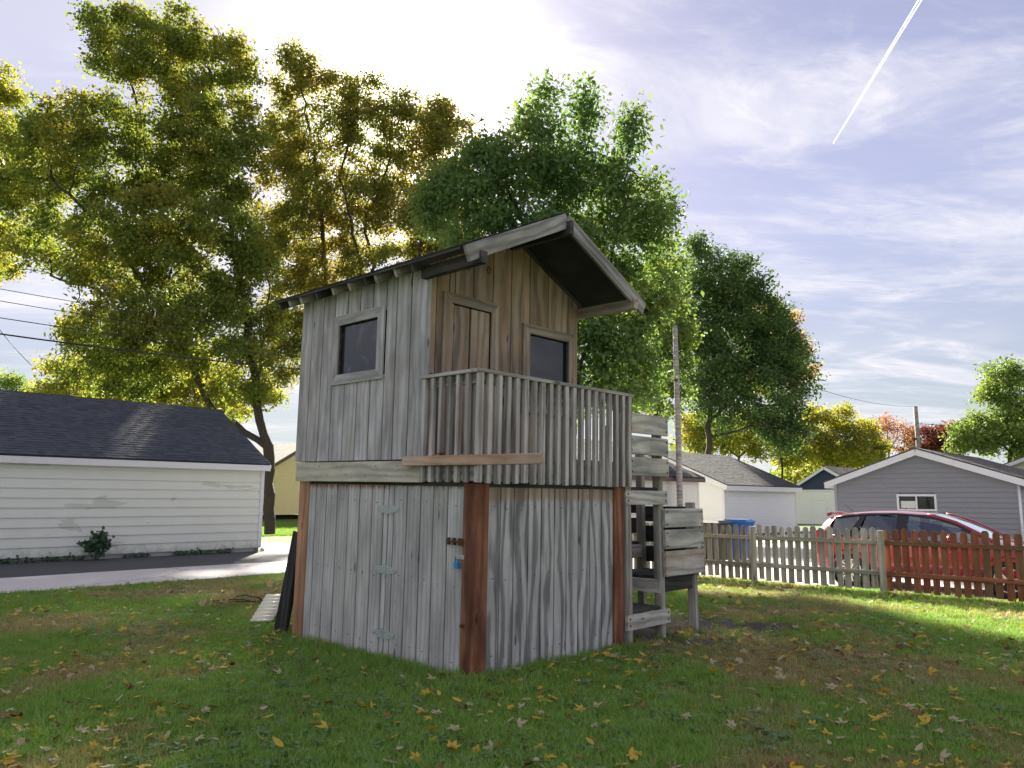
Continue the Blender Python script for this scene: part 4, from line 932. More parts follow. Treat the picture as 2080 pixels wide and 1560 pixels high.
# ------------------------------------------------------------------ trees
def grow(trunks, lobes, n_attr, step, kill, infl, rng, maxit=220, clump=13):
    """space colonisation: hand-placed limbs, then twigs that reach for points spread through the crown lobes"""
    pos = []; par = []
    for poly in trunks:
        start = poly[0]; pi = -1 if isinstance(start, Vector) else start
        pts = list(poly) if pi == -1 else [None]+list(poly[1:])
        if pi == -1:
            if pos:                       # join to the nearest existing node
                d = [(Vector(p)-start).length for p in pos]; last = int(np.argmin(d))
            else: pos.append(tuple(start)); par.append(-1); last = 0
            prev = Vector(pos[last])
            for q in poly[1:]:
                L_ = (q-prev).length; n_ = max(1, int(L_/step))
                base_ = prev.copy()
                for i in range(1, n_+1):
                    p = base_.lerp(q, i/n_)+Vector(rng.normal(0, step*.10, 3)); pos.append(tuple(p)); par.append(last); last = len(pos)-1
                prev = Vector(pos[last])
    vol = np.array([r[0]*r[1]*r[2] for c, r in lobes])**.8; vol /= vol.sum(); At = []
    for (c, r), k in zip(lobes, rng.multinomial(n_attr, vol)):
        d = rng.normal(size=(k, 3)); d /= np.linalg.norm(d, axis=1)[:, None]
        At.append(np.array(c)+d*(rng.random(k)**.42)[:, None]*np.array(r))
    At = np.concatenate(At)
    if clump:                            # gather the points into uneven sprays with gaps between them
        k = max(8, len(At)//clump); cen = At[rng.choice(len(At), k, replace=False)]
        D = ((At[:, None, :]-cen[None])**2).sum(2); j = D.argmin(1); At = cen[j]+(At-cen[j])*rng.uniform(.60, 1.05, k)[j][:, None]*np.array([1.1, 1.1, .8])
    pos = [np.array(p) for p in pos]
    alive = np.ones(len(At), bool); near = np.full(len(At), -1); nd = np.full(len(At), 1e9)
    def upd(i0):
        P = np.array(pos[i0:]); 
        for s in range(0, len(P), 400):
            D = np.linalg.norm(At[:, None, :]-P[None, s:s+400, :], axis=2); j = D.argmin(1); m_ = D[np.arange(len(At)), j]
            b_ = m_ < nd; nd[b_] = m_[b_]; near[b_] = j[b_]+i0+s
    upd(0); cnt = {}
    for it in range(maxit):
        act = alive & (nd < infl)
        if not act.any(): break
        ids = np.unique(near[act]); i0 = len(pos)
        dirs = At-np.array(pos)[near]; dirs /= np.linalg.norm(dirs, axis=1)[:, None]+1e-9
        for i in ids:
            if cnt.get(i, 0) > 4: 
                alive[act & (near == i)] = False; continue
            cnt[i] = cnt.get(i, 0)+1
            d = dirs[act & (near == i)].mean(0)+rng.normal(0, .12, 3); d /= np.linalg.norm(d)+1e-9
            pos.append(pos[i]+d*step); par.append(i)
        if len(pos) == i0: break
        upd(i0); alive &= nd > kill
    return np.array(pos), np.array(par)
def limb_mesh(name, pos, par, r_tip, expo, rmax):
    n_ = len(pos); tips = np.zeros(n_); ch = np.zeros(n_, int); 
    for i in range(1, n_): ch[par[i]] += 1
    for i in range(n_-1, 0, -1):
        if ch[i] == 0: tips[i] += 1
        tips[par[i]] += max(tips[i], 0)
    rad = np.minimum(r_tip*np.maximum(tips, 1)**expo, rmax)
    i = np.arange(1, n_); a, c = pos[par[i]], pos[i]; d = c-a; L_ = np.linalg.norm(d, axis=1)[:, None]+1e-9; d = d/L_
    up = np.where(np.abs(d[:, 2:3]) < .9, np.array([[0, 0, 1.]]), np.array([[1., 0, 0]])); x = np.cross(d, up); x /= np.linalg.norm(x, axis=1)[:, None]; y = np.cross(d, x)
    K = 6; th = np.arange(K)*2*np.pi/K; ring = x[:, None, :]*np.cos(th)[None, :, None]+y[:, None, :]*np.sin(th)[None, :, None]
    ra = np.minimum(rad[par[i]], rad[i]*1.5)[:, None, None]; rc = rad[i][:, None, None]
    Va = a[:, None, :]+ring*ra; Vc = (c+d*rad[i][:, None]*.3)[:, None, :]+ring*rc
    V_ = np.concatenate([Va, Vc], 1).reshape(-1, 3); o = (np.arange(len(i))*2*K)[:, None]; k = np.arange(K)
    F_ = np.stack([o+k, o+(k+1) % K, o+K+(k+1) % K, o+K+k], 2).reshape(-1, 4)
    return np_mesh(name, V_, F_, True), tips, ch
def leaf_mesh(name, centres, size, rng, aspect=.62, droop=.35, lobed=False):
    n_ = len(centres); s = size*(.45+.95*rng.random(n_)**1.3)[:, None]
    d = rng.normal(size=(n_, 3)); d[:, 2] -= droop; d /= np.linalg.norm(d, axis=1)[:, None]
    nn = rng.normal(size=(n_, 3))*.8; nn[:, 2] += .8; x = np.cross(d, nn); x /= np.linalg.norm(x, axis=1)[:, None]+1e-9; nn = np.cross(x, d)
    if lobed:                            # five-pointed leaf
        prof = [(0, 0, 0), (.16, -.10, .03), (.42, .10, .06), (.26, .30, .03), (.50, .62, .05), (.20, .62, .02), (0, 1.0, -.06), (-.20, .62, .02), (-.50, .62, .05), (-.26, .30, .03), (-.42, .10, .06), (-.16, -.10, .03)]
        V_ = np.stack([centres+s*(x*px*1.15+d*py+nn*pz) for px, py, pz in prof], 1).reshape(-1, 3); m_ = len(prof)
        o = (np.arange(n_)*m_)[:, None, None]
        tri = np.array([(0, 1, 3), (1, 2, 3), (0, 3, 6), (3, 4, 5), (3, 5, 6), (0, 6, 9), (6, 7, 9), (7, 8, 9), (0, 9, 11), (9, 10, 11)])
        F_ = (o+tri[None]).reshape(-1, 3)
    else:
        a = aspect/2; V_ = np.stack([centres, centres+s*(x*a+d*.45+nn*.08), centres+s*d, centres+s*(-x*a+d*.45+nn*.08)], 1).reshape(-1, 3)
        o = (np.arange(n_)*4)[:, None, None]; F_ = (o+np.array([(0, 1, 2), (0, 2, 3)])[None]).reshape(-1, 3)
    return np_mesh(name, V_, F_)
def tree(name, label, trunks, lobes, n_attr, n_leaf, lsize, mat, seed, step=.5, kill=.7, infl=4.0, r_tip=.012, expo=.5, rmax=.4, spread=.28, lobed=False, aspect=.62, group=None, cluster=9, droop=.35):
    rng = np.random.default_rng(seed); base_ = trunks[0][0]
    e = empty(name, base_, 0, label, 'tree', group); off = Vector(base_)
    tr = [[Vector(p)-off for p in t] for t in trunks]; lb = [(tuple(Vector(c)-off), r) for c, r in lobes]
    pos, par = grow(tr, lb, n_attr, step, kill, infl, rng)
    me, tips, ch = limb_mesh('trunk', pos, par, r_tip, expo, rmax); link('trunk', me, M['bark'], e)
    cand = np.where(tips <= 4)[0]; cand = rng.permutation(cand)[:int(len(cand)*.62)]; ncl = max(1, n_leaf//cluster)
    cc_ = pos[rng.choice(cand, ncl)]+rng.normal(0, spread*.6, (ncl, 3))
    L_ = (cc_[:, None, :]+rng.normal(0, lsize*1.2, (ncl, cluster, 3))*np.array([1.15, 1.15, .75])).reshape(-1, 3)
    o = link('crown', leaf_mesh('crown', L_, lsize, rng, aspect, droop, lobed), mat, e); o['kind'] = 'stuff'
    return e
def lob(lst, Y, dz=1.0):
    out = []
    for px, py, rx, ry, *k in lst:
        yy = Y+(k[0] if k else 0); s = yy/FPX
        out.append((at(px, py, yy), (rx*s, max(rx, ry)*s*dz, ry*s)))
    return out
g = lambda px, Y, z=0.0: Vector((at(px, 1000, Y).x, Y, z))
tree('maple_tree', 'big spreading green-gold maple rising behind the pale green garage',
     [[g(552, 30.5, .1), at(545, 905, 30.5), at(520, 800, 30.2), at(500, 640, 30), at(470, 480, 30), at(455, 300, 30), at(420, 120, 30)],
      [at(545, 905, 30.5), at(430, 830, 30), at(365, 690, 29.5), at(300, 590, 29), at(225, 470, 28.5), at(120, 380, 28)],
      [at(500, 640, 30), at(400, 560, 31), at(330, 440, 31.5), at(290, 250, 31.5), at(250, 120, 31)],
      [at(520, 800, 30.2), at(545, 640, 31), at(540, 480, 31.5)], [at(365, 690, 29.5), at(230, 600, 29), at(100, 560, 28.5)]],
     lob([(330, 110, 180, 105), (190, 300, 190, 130, -1), (60, 370, 90, 130, 1), (420, 310, 125, 180), (330, 500, 220, 130, -1), (120, 520, 130, 75), (480, 600, 110, 140), (330, 670, 200, 95, -1.5), (230, 745, 150, 65), (480, 770, 90, 90), (250, 40, 90, 45), (470, 130, 60, 90)], 30, .75),
     4200, 175000, .16, M['maple'], 11, .45, .6, 4.5, .011, .49, .40, .26)
tree('maple_tree', 'tall thin-topped bronze-tinted maple behind the playhouse roof',
     [[g(700, 34, .1), at(690, 800, 34), at(670, 640, 34), at(655, 480, 34), at(640, 330, 34), at(610, 170, 34)],
      [at(690, 800, 34), at(735, 620, 34), at(728, 500, 33.6), at(690, 360, 33.5), at(730, 200, 33.5)],
      [at(735, 620, 34), at(760, 540, 34.4), at(740, 450, 34.4), at(790, 330, 34.5), at(800, 200, 34.5)],
      [at(735, 700, 34), at(850, 520, 34.5), at(880, 340, 35), at(890, 220, 35)]],
     lob([(610, 150, 60, 80), (640, 290, 85, 100), (750, 250, 95, 110), (860, 250, 75, 100), (700, 400, 120, 75), (850, 430, 100, 110, 1), (600, 520, 70, 120, 1), (690, 560, 70, 90), (810, 580, 110, 90), (580, 700, 70, 90), (700, 180, 60, 50), (920, 330, 60, 120, 1), (565, 320, 60, 110, 1.5), (555, 470, 60, 90, 1.5), (640, 420, 70, 70, -1), (780, 400, 80, 70, 1), (760, 500, 70, 60, 1), (940, 430, 60, 90, 2), (900, 540, 70, 90, 1.5)], 34, .75),
     3400, 150000, .15, M['maple2'], 12, .45, .6, 4.5, .011, .49, .30, .26)
tree('boxelder_tree', 'nearer leafy green boxelder towering behind the playhouse',
     [[g(1165, 19, .0), at(1160, 800, 19), at(1150, 600, 19), at(1132, 400, 19), at(1115, 200, 19)],
      [at(1160, 800, 19), at(1230, 600, 18.7), at(1260, 420, 18.5), at(1285, 230, 18.5)], [at(1150, 600, 19), at(1080, 480, 19), at(1010, 330, 19)],
      [at(1160, 800, 19), at(1290, 700, 18.5), at(1350, 560, 18.5)], [at(1132, 400, 19), at(1180, 280, 18.8), at(1190, 190, 18.8)]],
     lob([(1085, 330, 120, 120), (1110, 215, 40, 60), (1190, 230, 45, 55), (1275, 250, 40, 55), (1200, 390, 110, 110), (1290, 440, 80, 110), (1345, 430, 45, 80), (985, 400, 85, 140), (1140, 520, 170, 110), (1290, 590, 105, 110), (1240, 700, 110, 110), (1305, 740, 45, 100), (1180, 800, 110, 60), (950, 520, 60, 70), (880, 420, 45, 90, 1)], 19, .8),
     2800, 62000, .155, M['ash'], 13, .30, .42, 3.0, .007, .5, .17, .18, aspect=.5, cluster=7, droop=.7)
tree('boxelder_tree', 'second boxelder showing behind the tall bare utility pole', [[g(1330, 38, -.1), at(1335, 800, 38), at(1340, 640, 38), at(1345, 520, 38)], [at(1335, 800, 38), at(1380, 700, 38)], [at(1335, 760, 38), at(1290, 640, 38)]],
     lob([(1345, 560, 50, 100), (1350, 690, 60, 110), (1300, 620, 60, 110), (1290, 780, 80, 80), (1370, 790, 40, 70)], 38, .8), 1100, 26000, .19, M['locust'], 25, .5, .65, 5, .011, .5, .28, .28)
tree('linden_tree', 'dense dark green rounded linden behind the white garages',
     [[g(1440, 52, -.2), at(1440, 850, 52), at(1450, 700, 52), at(1450, 560, 52)], [at(1440, 850, 52), at(1540, 760, 52), at(1570, 650, 52)], [at(1440, 880, 52), at(1560, 860, 51), at(1610, 800, 51)]],
     lob([(1440, 590, 55, 110), (1500, 650, 75, 120), (1420, 520, 30, 50), (1560, 700, 65, 105), (1500, 790, 120, 95), (1605, 790, 45, 95), (1590, 870, 50, 55), (1430, 740, 65, 120), (1510, 560, 35, 60), (1400, 640, 55, 90), (1545, 610, 40, 50), (1620, 720, 25, 45)], 52, .9),
     2600, 72000, .23, M['linden'], 14, .6, .75, 5, .014, .5, .42, .45)
tree('honey_locust', 'airy orange autumn tree showing past the dark linden', [[g(1590, 66, -.2), at(1580, 800, 66), at(1570, 640, 66)], [at(1580, 800, 66), at(1625, 700, 66)]],
     lob([(1555, 640, 50, 60), (1590, 690, 55, 60), (1620, 740, 40, 50), (1560, 740, 60, 80)], 66, .8), 700, 22000, .24, M['orange'], 15, .7, .9, 6, .012, .5, .3, .4)
tree('ash_tree', 'golden yellow-green tree above the navy garage', [[g(1700, 72, -.2), at(1705, 920, 72), at(1710, 860, 72)], [at(1705, 920, 72), at(1750, 880, 72)], [at(1705, 920, 72), at(1665, 870, 72)]],
     lob([(1690, 860, 50, 40), (1740, 885, 45, 40), (1660, 900, 50, 45), (1710, 925, 75, 30), (1640, 860, 25, 45), (1770, 915, 30, 30)], 72, .9), 900, 26000, .26, M['gold'], 16, .7, .8, 6, .014, .5, .3, .4, group='golden trees beyond the garages')
tree('ash_tree', 'golden tree filling the gap under the dark linden', [[g(1500, 70, -.2), at(1500, 930, 70), at(1500, 860, 70)], [at(1500, 930, 70), at(1560, 880, 70)], [at(1500, 930, 70), at(1440, 880, 70)]],
     lob([(1500, 880, 70, 50), (1570, 900, 60, 40), (1430, 880, 60, 50), (1610, 925, 40, 30)], 70, .9), 800, 22000, .26, M['gold'], 17, .7, .8, 6, .014, .5, .3, .4, group='golden trees beyond the garages')
tree('maple_tree', 'thin rust-coloured half-bare tree left of the distant utility pole', [[g(1805, 78, -.2), at(1805, 920, 78), at(1800, 850, 78)], [at(1805, 920, 78), at(1830, 860, 78)], [at(1805, 920, 78), at(1780, 870, 78)]],
     lob([(1800, 875, 40, 45), (1830, 890, 30, 35), (1785, 905, 25, 25)], 78, .8), 500, 3800, .20, M['pinkish'], 18, .7, .9, 6, .016, .5, .25, .4)
tree('maple_tree', 'dark crimson round-headed tree just past the distant utility pole', [[g(1912, 74, -.2), at(1912, 925, 74), at(1912, 885, 74)]],
     lob([(1905, 885, 30, 28), (1930, 890, 25, 30), (1895, 910, 28, 20)], 74, .9), 500, 14000, .26, M['crimson'], 19, .7, .8, 6, .014, .5, .25, .35)
tree('locust_tree', 'broad pale green tree over the beige house roof', [[g(2050, 58, -.2), at(2050, 920, 58), at(2045, 820, 58)], [at(2050, 920, 58), at(1985, 870, 58)], [at(2050, 900, 58), at(2110, 820, 58)]],
     lob([(2040, 790, 50, 60), (2080, 800, 60, 60), (1990, 880, 60, 50), (2050, 880, 70, 50), (2130, 860, 70, 90), (1965, 905, 35, 30)], 58, .9), 1300, 42000, .23, M['locust'], 20, .6, .75, 6, .014, .5, .35, .35)
tree('maple_tree', 'bright yellow-green tree glowing low behind the pale green garage', [[g(330, 44, .4), at(330, 900, 44), at(320, 760, 44)], [at(330, 880, 44), at(220, 780, 44)], [at(330, 880, 44), at(440, 780, 44)]],
     lob([(300, 750, 90, 60), (180, 770, 80, 50), (420, 780, 80, 60), (110, 800, 60, 40), (520, 800, 60, 60), (300, 830, 200, 40)], 44, .8), 1500, 60000, .2, M['gold'], 21, .55, .7, 5, .013, .5, .3, .32)
tree('maple_tree', 'yellow-topped tree reaching in beside the big maple', [[g(-60, 36, .3), at(-60, 800, 36), at(-40, 500, 36), at(-20, 250, 36)]],
     lob([(-20, 180, 60, 80), (-40, 320, 90, 120), (-60, 500, 90, 120), (10, 260, 50, 70)], 36, .8), 1000, 40000, .18, M['gold'], 22, .5, .65, 5, .012, .5, .3, .28)
tree('ash_tree', 'small far tree beyond the pale green garage ridge', [[g(20, 62, .5), at(20, 820, 62), at(25, 790, 62)]],
     lob([(15, 790, 50, 30), (50, 805, 30, 22), (-30, 780, 50, 40)], 62, .9), 500, 10000, .2, M['locust'], 23, .7, .8, 6, .014, .5, .25, .35)
tree('pine_tree', 'small dark pine tip among the far trees', [[g(1852, 84, -.2), at(1852, 875, 84)]], lob([(1852, 885, 7, 12), (1852, 905, 13, 14), (1852, 925, 18, 14)], 84, 1), 260, 5000, .25, M['pine'], 24, .5, .6, 5, .012, .5, .2, .25)
# distant treeline that closes the view
rng = np.random.default_rng(5); ang = rng.uniform(R(10), R(170), 70000); rr = rng.uniform(98, 125, 70000); hh = (fbm(ang*14, rr*.02, 3)**1.2)*11.0
pts = np.stack([np.cos(ang)*rr, np.sin(ang)*rr, -.5+rng.random(70000)**.7*np.maximum(hh, 2)], 1)
o = link('far_treeline', leaf_mesh('far_treeline', pts, 1.0, rng, .8), M['maple']); tag(o, 'far-off mass of trees closing the horizon', 'trees', kind='stuff')

# small weed bush against the pale green garage, ivy along its base
def bush(name, label, loc, lobes, n_, size, mat, seed, stems=9):
    rng_ = np.random.default_rng(seed); e = empty(name, loc, 0, label, 'plant'); P_ = []; 
    Vs, Fs = [], []
    for i in range(stems):
        c, r_ = lobes[i % len(lobes)]; t = np.array(c)+rng_.normal(0, .45, 3)*np.array(r_)
        V_, F_ = tube_np([Vector((0, 0, -.03)), Vector(t*.5)+Vector((0, 0, .05)), Vector(t)], [.008, .006, .003], 5); o_ = len(Vs); Vs += V_; Fs += [tuple(k+o_ for k in f) for f in F_]
    link('stems', pydata('stems', Vs, Fs), M['bark'], e)
    for c, r_ in lobes: P_.append(np.array(c)+rng_.normal(0, .5, (n_//len(lobes), 3))*np.array(r_))
    P_ = np.concatenate(P_); P_[:, 2] = np.maximum(P_[:, 2], .02)
    o_ = link('foliage', leaf_mesh('foliage', P_, size, rng_, .5, .2, True), mat, e); o_['kind'] = 'stuff'
M['weed'] = leafmat('weed_foliage', [(0, (.05, .10, .06)), (1, (.10, .17, .10))], .3)
pb = W(.0, 15.35, .0); q = at(192, 1140, 19.0); vq, uq = VU(q.x, q.y)
bush('weed_bush', 'lone leafy green weed growing against the pale green garage wall', W(vq-.05, 15.32, 0), [((0, -.05, .30), (.24, .12, .2)), ((.06, -.08, .52), (.2, .12, .16)), ((-.15, -.05, .36), (.15, .1, .16)), ((.22, -.05, .38), (.13, .1, .13))], 220, .13, M['weed'], 3)
rng = np.random.default_rng(9); n_ = 2600; a = rng.uniform(-6, 6.5, n_); keep = fbm(a*.8, a*0, 7) > .42; a = a[keep]; n_ = len(a)
P_ = np.array([tuple(W(x, 15.55-abs(rng.normal(0, .07)), abs(rng.normal(0, .05))+.02)) for x in a])
tag(link('wall_weeds', leaf_mesh('wall_weeds', P_, .07, rng, .7, .1), M['weed']), 'low weeds lining the foot of the pale green garage', 'weeds', kind='stuff')

# ------------------------------------------------------------------ debris beside the shed
bo = empty('leaning_board', W(0, 3.05, 0), GA, 'black weathered boards leaning against the back corner post of the shed', 'board')
beam('plank', bo, (.035, .12, -.03), (.055, -.17, 1.10), .25, .03, (1, 0, 0), M['dark_board'], .004)
beam('plank', bo, (-.005, .0, -.03), (.012, -.10, .78), .15, .026, (1, 0, 0), M['dark_board'], .004)
pn = empty('roofing_panel', Vector((-2.98, 9.5, 0)), R(97), 'cream corrugated panel lying on the grass behind the leaning boards', 'panel')
V_, F_ = [], []; n_ = 57
for i in range(n_):
    x = i/(n_-1)*1.0
    for y in (-.13, .13): V_.append((x, y, .035+.014*math.sin(x*2*math.pi/.125)+.20*x))
for i in range(n_-1): F_.append((2*i, 2*i+1, 2*i+3, 2*i+2))
pm = link('sheet', pydata('sheet', V_, F_, True), paint('cream_corrugated_plastic', (.72, .68, .50), .5, .1, dirt=.2), pn); sd = pm.modifiers.new('thickness', 'SOLIDIFY'); sd.thickness = .004
bx('prop_block', pn, .86, .95, -.11, .11, -.02, .19, M['stair_post'], 'y')
br = empty('fallen_branch', at(535, 1228, 11.2), .5, 'fallen branch with dry tan leaves lying beside the cream panel', 'branch'); br.location.z = .02
M['drybranch'] = leafmat('dry_tan_leaves', [(0, (.36, .27, .13)), (.5, (.50, .41, .24)), (1, (.54, .43, .20))], .3)
Vs, Fs = [], []; tips_ = []
rng = np.random.default_rng(31)
for k in range(5):
    p0 = Vector((.0, 0, .02)); ps = [p0]; d = Vector((math.cos(1.0+k*.5), math.sin(1.0+k*.5), .16)).normalized()
    for s in range(6): p0 = p0+d*.14+Vector(rng.normal(0, .02, 3)); d.z -= .07; ps.append(p0); tips_ += [p0]*(2 if s > 1 else 0)
    V_, F_ = tube_np(ps, [.011-.0015*i for i in range(7)], 5); o_ = len(Vs); Vs += V_; Fs += [tuple(i+o_ for i in f) for f in F_]
link('stem', pydata('stem', Vs, Fs), M['bark'], br)
P_ = np.array([tuple(t) for t in tips_]); P_ = np.repeat(P_, 2, 0)+rng.normal(0, .05, (len(P_)*2, 3)); P_[:, 2] = np.maximum(P_[:, 2], .02)
o = link('dry_leaves', leaf_mesh('dry_leaves', P_, .10, rng, .5, .1, True), M['drybranch'], br); o['kind'] = 'stuff'

# ------------------------------------------------------------------ grass, clover and fallen leaves
def grass_mat(name, green1, green2, dry1, dry2, trans=.35):
    m, b = newmat(name)
    oi = b.n('ShaderNodeObjectInfo').outputs['Random']; ge = b.n('ShaderNodeNewGeometry').outputs['Random Per Island']
    dr = b.n('ShaderNodeAttribute', attribute_name='dry', attribute_type='INSTANCER').outputs['Fac']
    c = b.mix(b.math('MULTIPLY', b.math('ADD', oi, ge), .5), green1, green2)
    dm = b.ramp(b.math('ADD', dr, b.math('MULTIPLY', b.math('SUBTRACT', ge, .5), 1.1)), .42, .62)
    c = b.mix(dm, c, b.mix(oi, dry1, dry2))
    d = b.n('ShaderNodeBsdfPrincipled', {'Base Color': c, 'Roughness': .6, 'Specular IOR Level': .3})
    t = b.n('ShaderNodeBsdfTranslucent', {'Color': b.mix(1.0, c, (1.5, 1.5, .8, 1), 'MULTIPLY')})
    mx = b.n('ShaderNodeMixShader', {0: trans, 1: d.outputs[0], 2: t.outputs[0]}); b.t.links.new(mx.outputs[0], b.n('ShaderNodeOutputMaterial').inputs[0]); return m
M['grass'] = grass_mat('grass_blades', (.155, .285, .05, 1), (.27, .42, .095, 1), (.32, .25, .13, 1), (.50, .41, .23, 1))
M['clover'] = grass_mat('clover_leaves', (.13, .24, .09, 1), (.22, .34, .16, 1), (.14, .2, .08, 1), (.12, .15, .06, 1))
rng = np.random.default_rng(77)
def tuft(i, n_, h0, rad, lean):
    Vs, Fs = [], []
    for k in range(n_):
        a, r_ = rng.uniform(0, 6.28), rad*rng.random()**.6; x, y = r_*math.cos(a), r_*math.sin(a); hh_ = h0*rng.uniform(.5, 1.25); la = rng.uniform(0, 6.28); ln = lean*rng.uniform(.2, 1.3)*hh_
        wv = rng.uniform(.0016, .0030); px, py = -math.sin(la)*wv, math.cos(la)*wv; o_ = len(Vs)
        for t, wq in ((0, 1), (.55, .8), (1, 0)):
            cx, cy, cz = x+math.cos(la)*ln*t*t, y+math.sin(la)*ln*t*t, hh_*(t-.22*ln/hh_*t*t)-.004
            if wq: Vs += [(cx-px*wq, cy-py*wq, cz), (cx+px*wq, cy+py*wq, cz)]
            else: Vs.append((cx, cy, cz))
        Fs += [(o_, o_+1, o_+3, o_+2), (o_+2, o_+3, o_+4)]
    me = pydata('grass_tuft_shape', Vs, Fs); me.materials.append(M['grass']); return bpy.data.objects.new('grass_tuft_shape_%d' % i, me)
def clover(i):
    Vs, Fs = [], []
    for k in range(8):
        a, r_ = rng.uniform(0, 6.28), .055*rng.random()**.5; x, y, z = r_*math.cos(a), r_*math.sin(a), rng.uniform(.018, .05); t0 = rng.uniform(0, 6.28); tl = rng.uniform(-.3, .3, 2)
        for q in range(3):
            aa = t0+q*2.094; cx, cy = x+.011*math.cos(aa), y+.011*math.sin(aa); o_ = len(Vs)
            for w_ in range(6):
                bb = w_*1.047; dx, dy = .0105*math.cos(bb), .0105*math.sin(bb); Vs.append((cx+dx, cy+dy, z+(cx+dx-x)*tl[0]+(cy+dy-y)*tl[1]))
            Fs.append(tuple(range(o_, o_+6)))
    me = pydata('clover_shape', Vs, Fs); me.materials.append(M['clover']); return bpy.data.objects.new('clover_shape_%d' % i, me)
def scatter_obj(name, P_, rotz, scl, dry, shapes, label, cat):
    cl = bpy.data.collections.new(name+'_shapes')
    for s in shapes: cl.objects.link(s)
    me = bpy.data.meshes.new(name); me.vertices.add(len(P_)); me.vertices.foreach_set('co', P_.astype(np.float32).ravel())
    for nm, arr, ty in (('rot', np.stack([rng.normal(0, .12, len(P_)), rng.normal(0, .12, len(P_)), rotz], 1), 'FLOAT_VECTOR'), ('scl', scl, 'FLOAT'), ('dry', dry, 'FLOAT')):
        at_ = me.attributes.new(nm, ty, 'POINT'); at_.data.foreach_set('vector' if ty == 'FLOAT_VECTOR' else 'value', arr.astype(np.float32).ravel())
    o = link(name, me, None); tag(o, label, cat, kind='stuff')
    ng_ = bpy.data.node_groups.new(name, 'GeometryNodeTree'); ng_.interface.new_socket('Geometry', in_out='INPUT', socket_type='NodeSocketGeometry'); ng_.interface.new_socket('Geometry', in_out='OUTPUT', socket_type='NodeSocketGeometry')
    b = NB(ng_); gi = b.n('NodeGroupInput'); go = b.n('NodeGroupOutput')
    ci = b.n('GeometryNodeCollectionInfo'); ci.inputs['Collection'].default_value = cl; ci.inputs['Separate Children'].default_value = True; ci.inputs['Reset Children'].default_value = True
    ra = b.n('GeometryNodeInputNamedAttribute', data_type='FLOAT_VECTOR'); ra.inputs['Name'].default_value = 'rot'
    sa = b.n('GeometryNodeInputNamedAttribute', data_type='FLOAT'); sa.inputs['Name'].default_value = 'scl'
    e2r = b.n('FunctionNodeEulerToRotation'); ng_.links.new(ra.outputs['Attribute'], e2r.inputs[0])
    ip = b.n('GeometryNodeInstanceOnPoints'); ip.inputs['Pick Instance'].default_value = True
    ng_.links.new(gi.outputs[0], ip.inputs['Points']); ng_.links.new(ci.outputs[0], ip.inputs['Instance']); ng_.links.new(e2r.outputs[0], ip.inputs['Rotation']); ng_.links.new(sa.outputs['Attribute'], ip.inputs['Scale'])
    ng_.links.new(ip.outputs[0], go.inputs[0]); md = o.modifiers.new('scatter', 'NODES'); md.node_group = ng_; return o
def lawn_points(n_, near=3.2, far=19.0, power=1.7):
    # denser close to the yard's front, thinning with distance; a margin on both sides
    d = near+(far-near)*rng.random(n_)**power; x = (rng.random(n_)*2-1)*(d*.74+1.2)
    v, u = VU(x, d); ok = (u < 9.25+.15*fbm(v*1.3, u*0, 3)) & (v < 9.6) & ~((v > -.02) & (v < LV+.02) & (u > .0) & (u < LU+.02))
    return x[ok], d[ok], v[ok], u[ok]
x, y, v, u = lawn_points(125000)
di = dirt_f(x, y); dr_ = dry_f(x, y); cv = clover_f(x, y)
ok = rng.random(len(x)) > di*.97; ok &= rng.random(len(x)) > cv*.2
x, y, v, u, dr_ = x[ok], y[ok], v[ok], u[ok], dr_[ok]
edge = np.minimum.reduce([np.abs(v-8.95), np.hypot(np.maximum(0, np.maximum(-v, v-LV)), np.maximum(0, np.maximum(-u, u-LU)))])
scl = (.5+.75*rng.random(len(x))**2)*(1+.55*np.exp(-edge/.22))*(1-.35*dr_)*(.8+.5*fbm(x*1.4, y*1.4, 51))
scatter_obj('grass', np.stack([x, y, hgt(v, u)], 1), rng.uniform(0, 6.28, len(x)), scl, dr_, [tuft(i, 20, .062, .055, .75) for i in range(7)], 'short green lawn grass with dry straw patches', 'grass')
x, y, v, u = lawn_points(60000, 3.3, 13.0); cv = clover_f(x, y)*(1-dirt_f(x, y)); ok = rng.random(len(x)) < cv*.16; x, y, v, u = x[ok], y[ok], v[ok], u[ok]
scatter_obj('clover', np.stack([x, y, hgt(v, u)], 1), rng.uniform(0, 6.28, len(x)), .5+.45*rng.random(len(x)), np.zeros(len(x)), [clover(i) for i in range(5)], 'patches of low blue-green clover in the lawn', 'clover')
# strip of grass beyond the alley, by the yellow garage, and outside the fence
x = rng.uniform(-16, -7, 9000); y = rng.uniform(28, 42, 9000); v, u = VU(x, y); ok = (u > 26.2); x, y, v, u = x[ok], y[ok], v[ok], u[ok]
scatter_obj('grass', np.stack([x, y, hgt(v, u)], 1), rng.uniform(0, 6.28, len(x)), 1.8+rng.random(len(x)), np.zeros(len(x)), [tuft(i+20, 22, .06, .09, .7) for i in range(3)], 'sunny strip of grass in front of the yellow garage', 'grass')

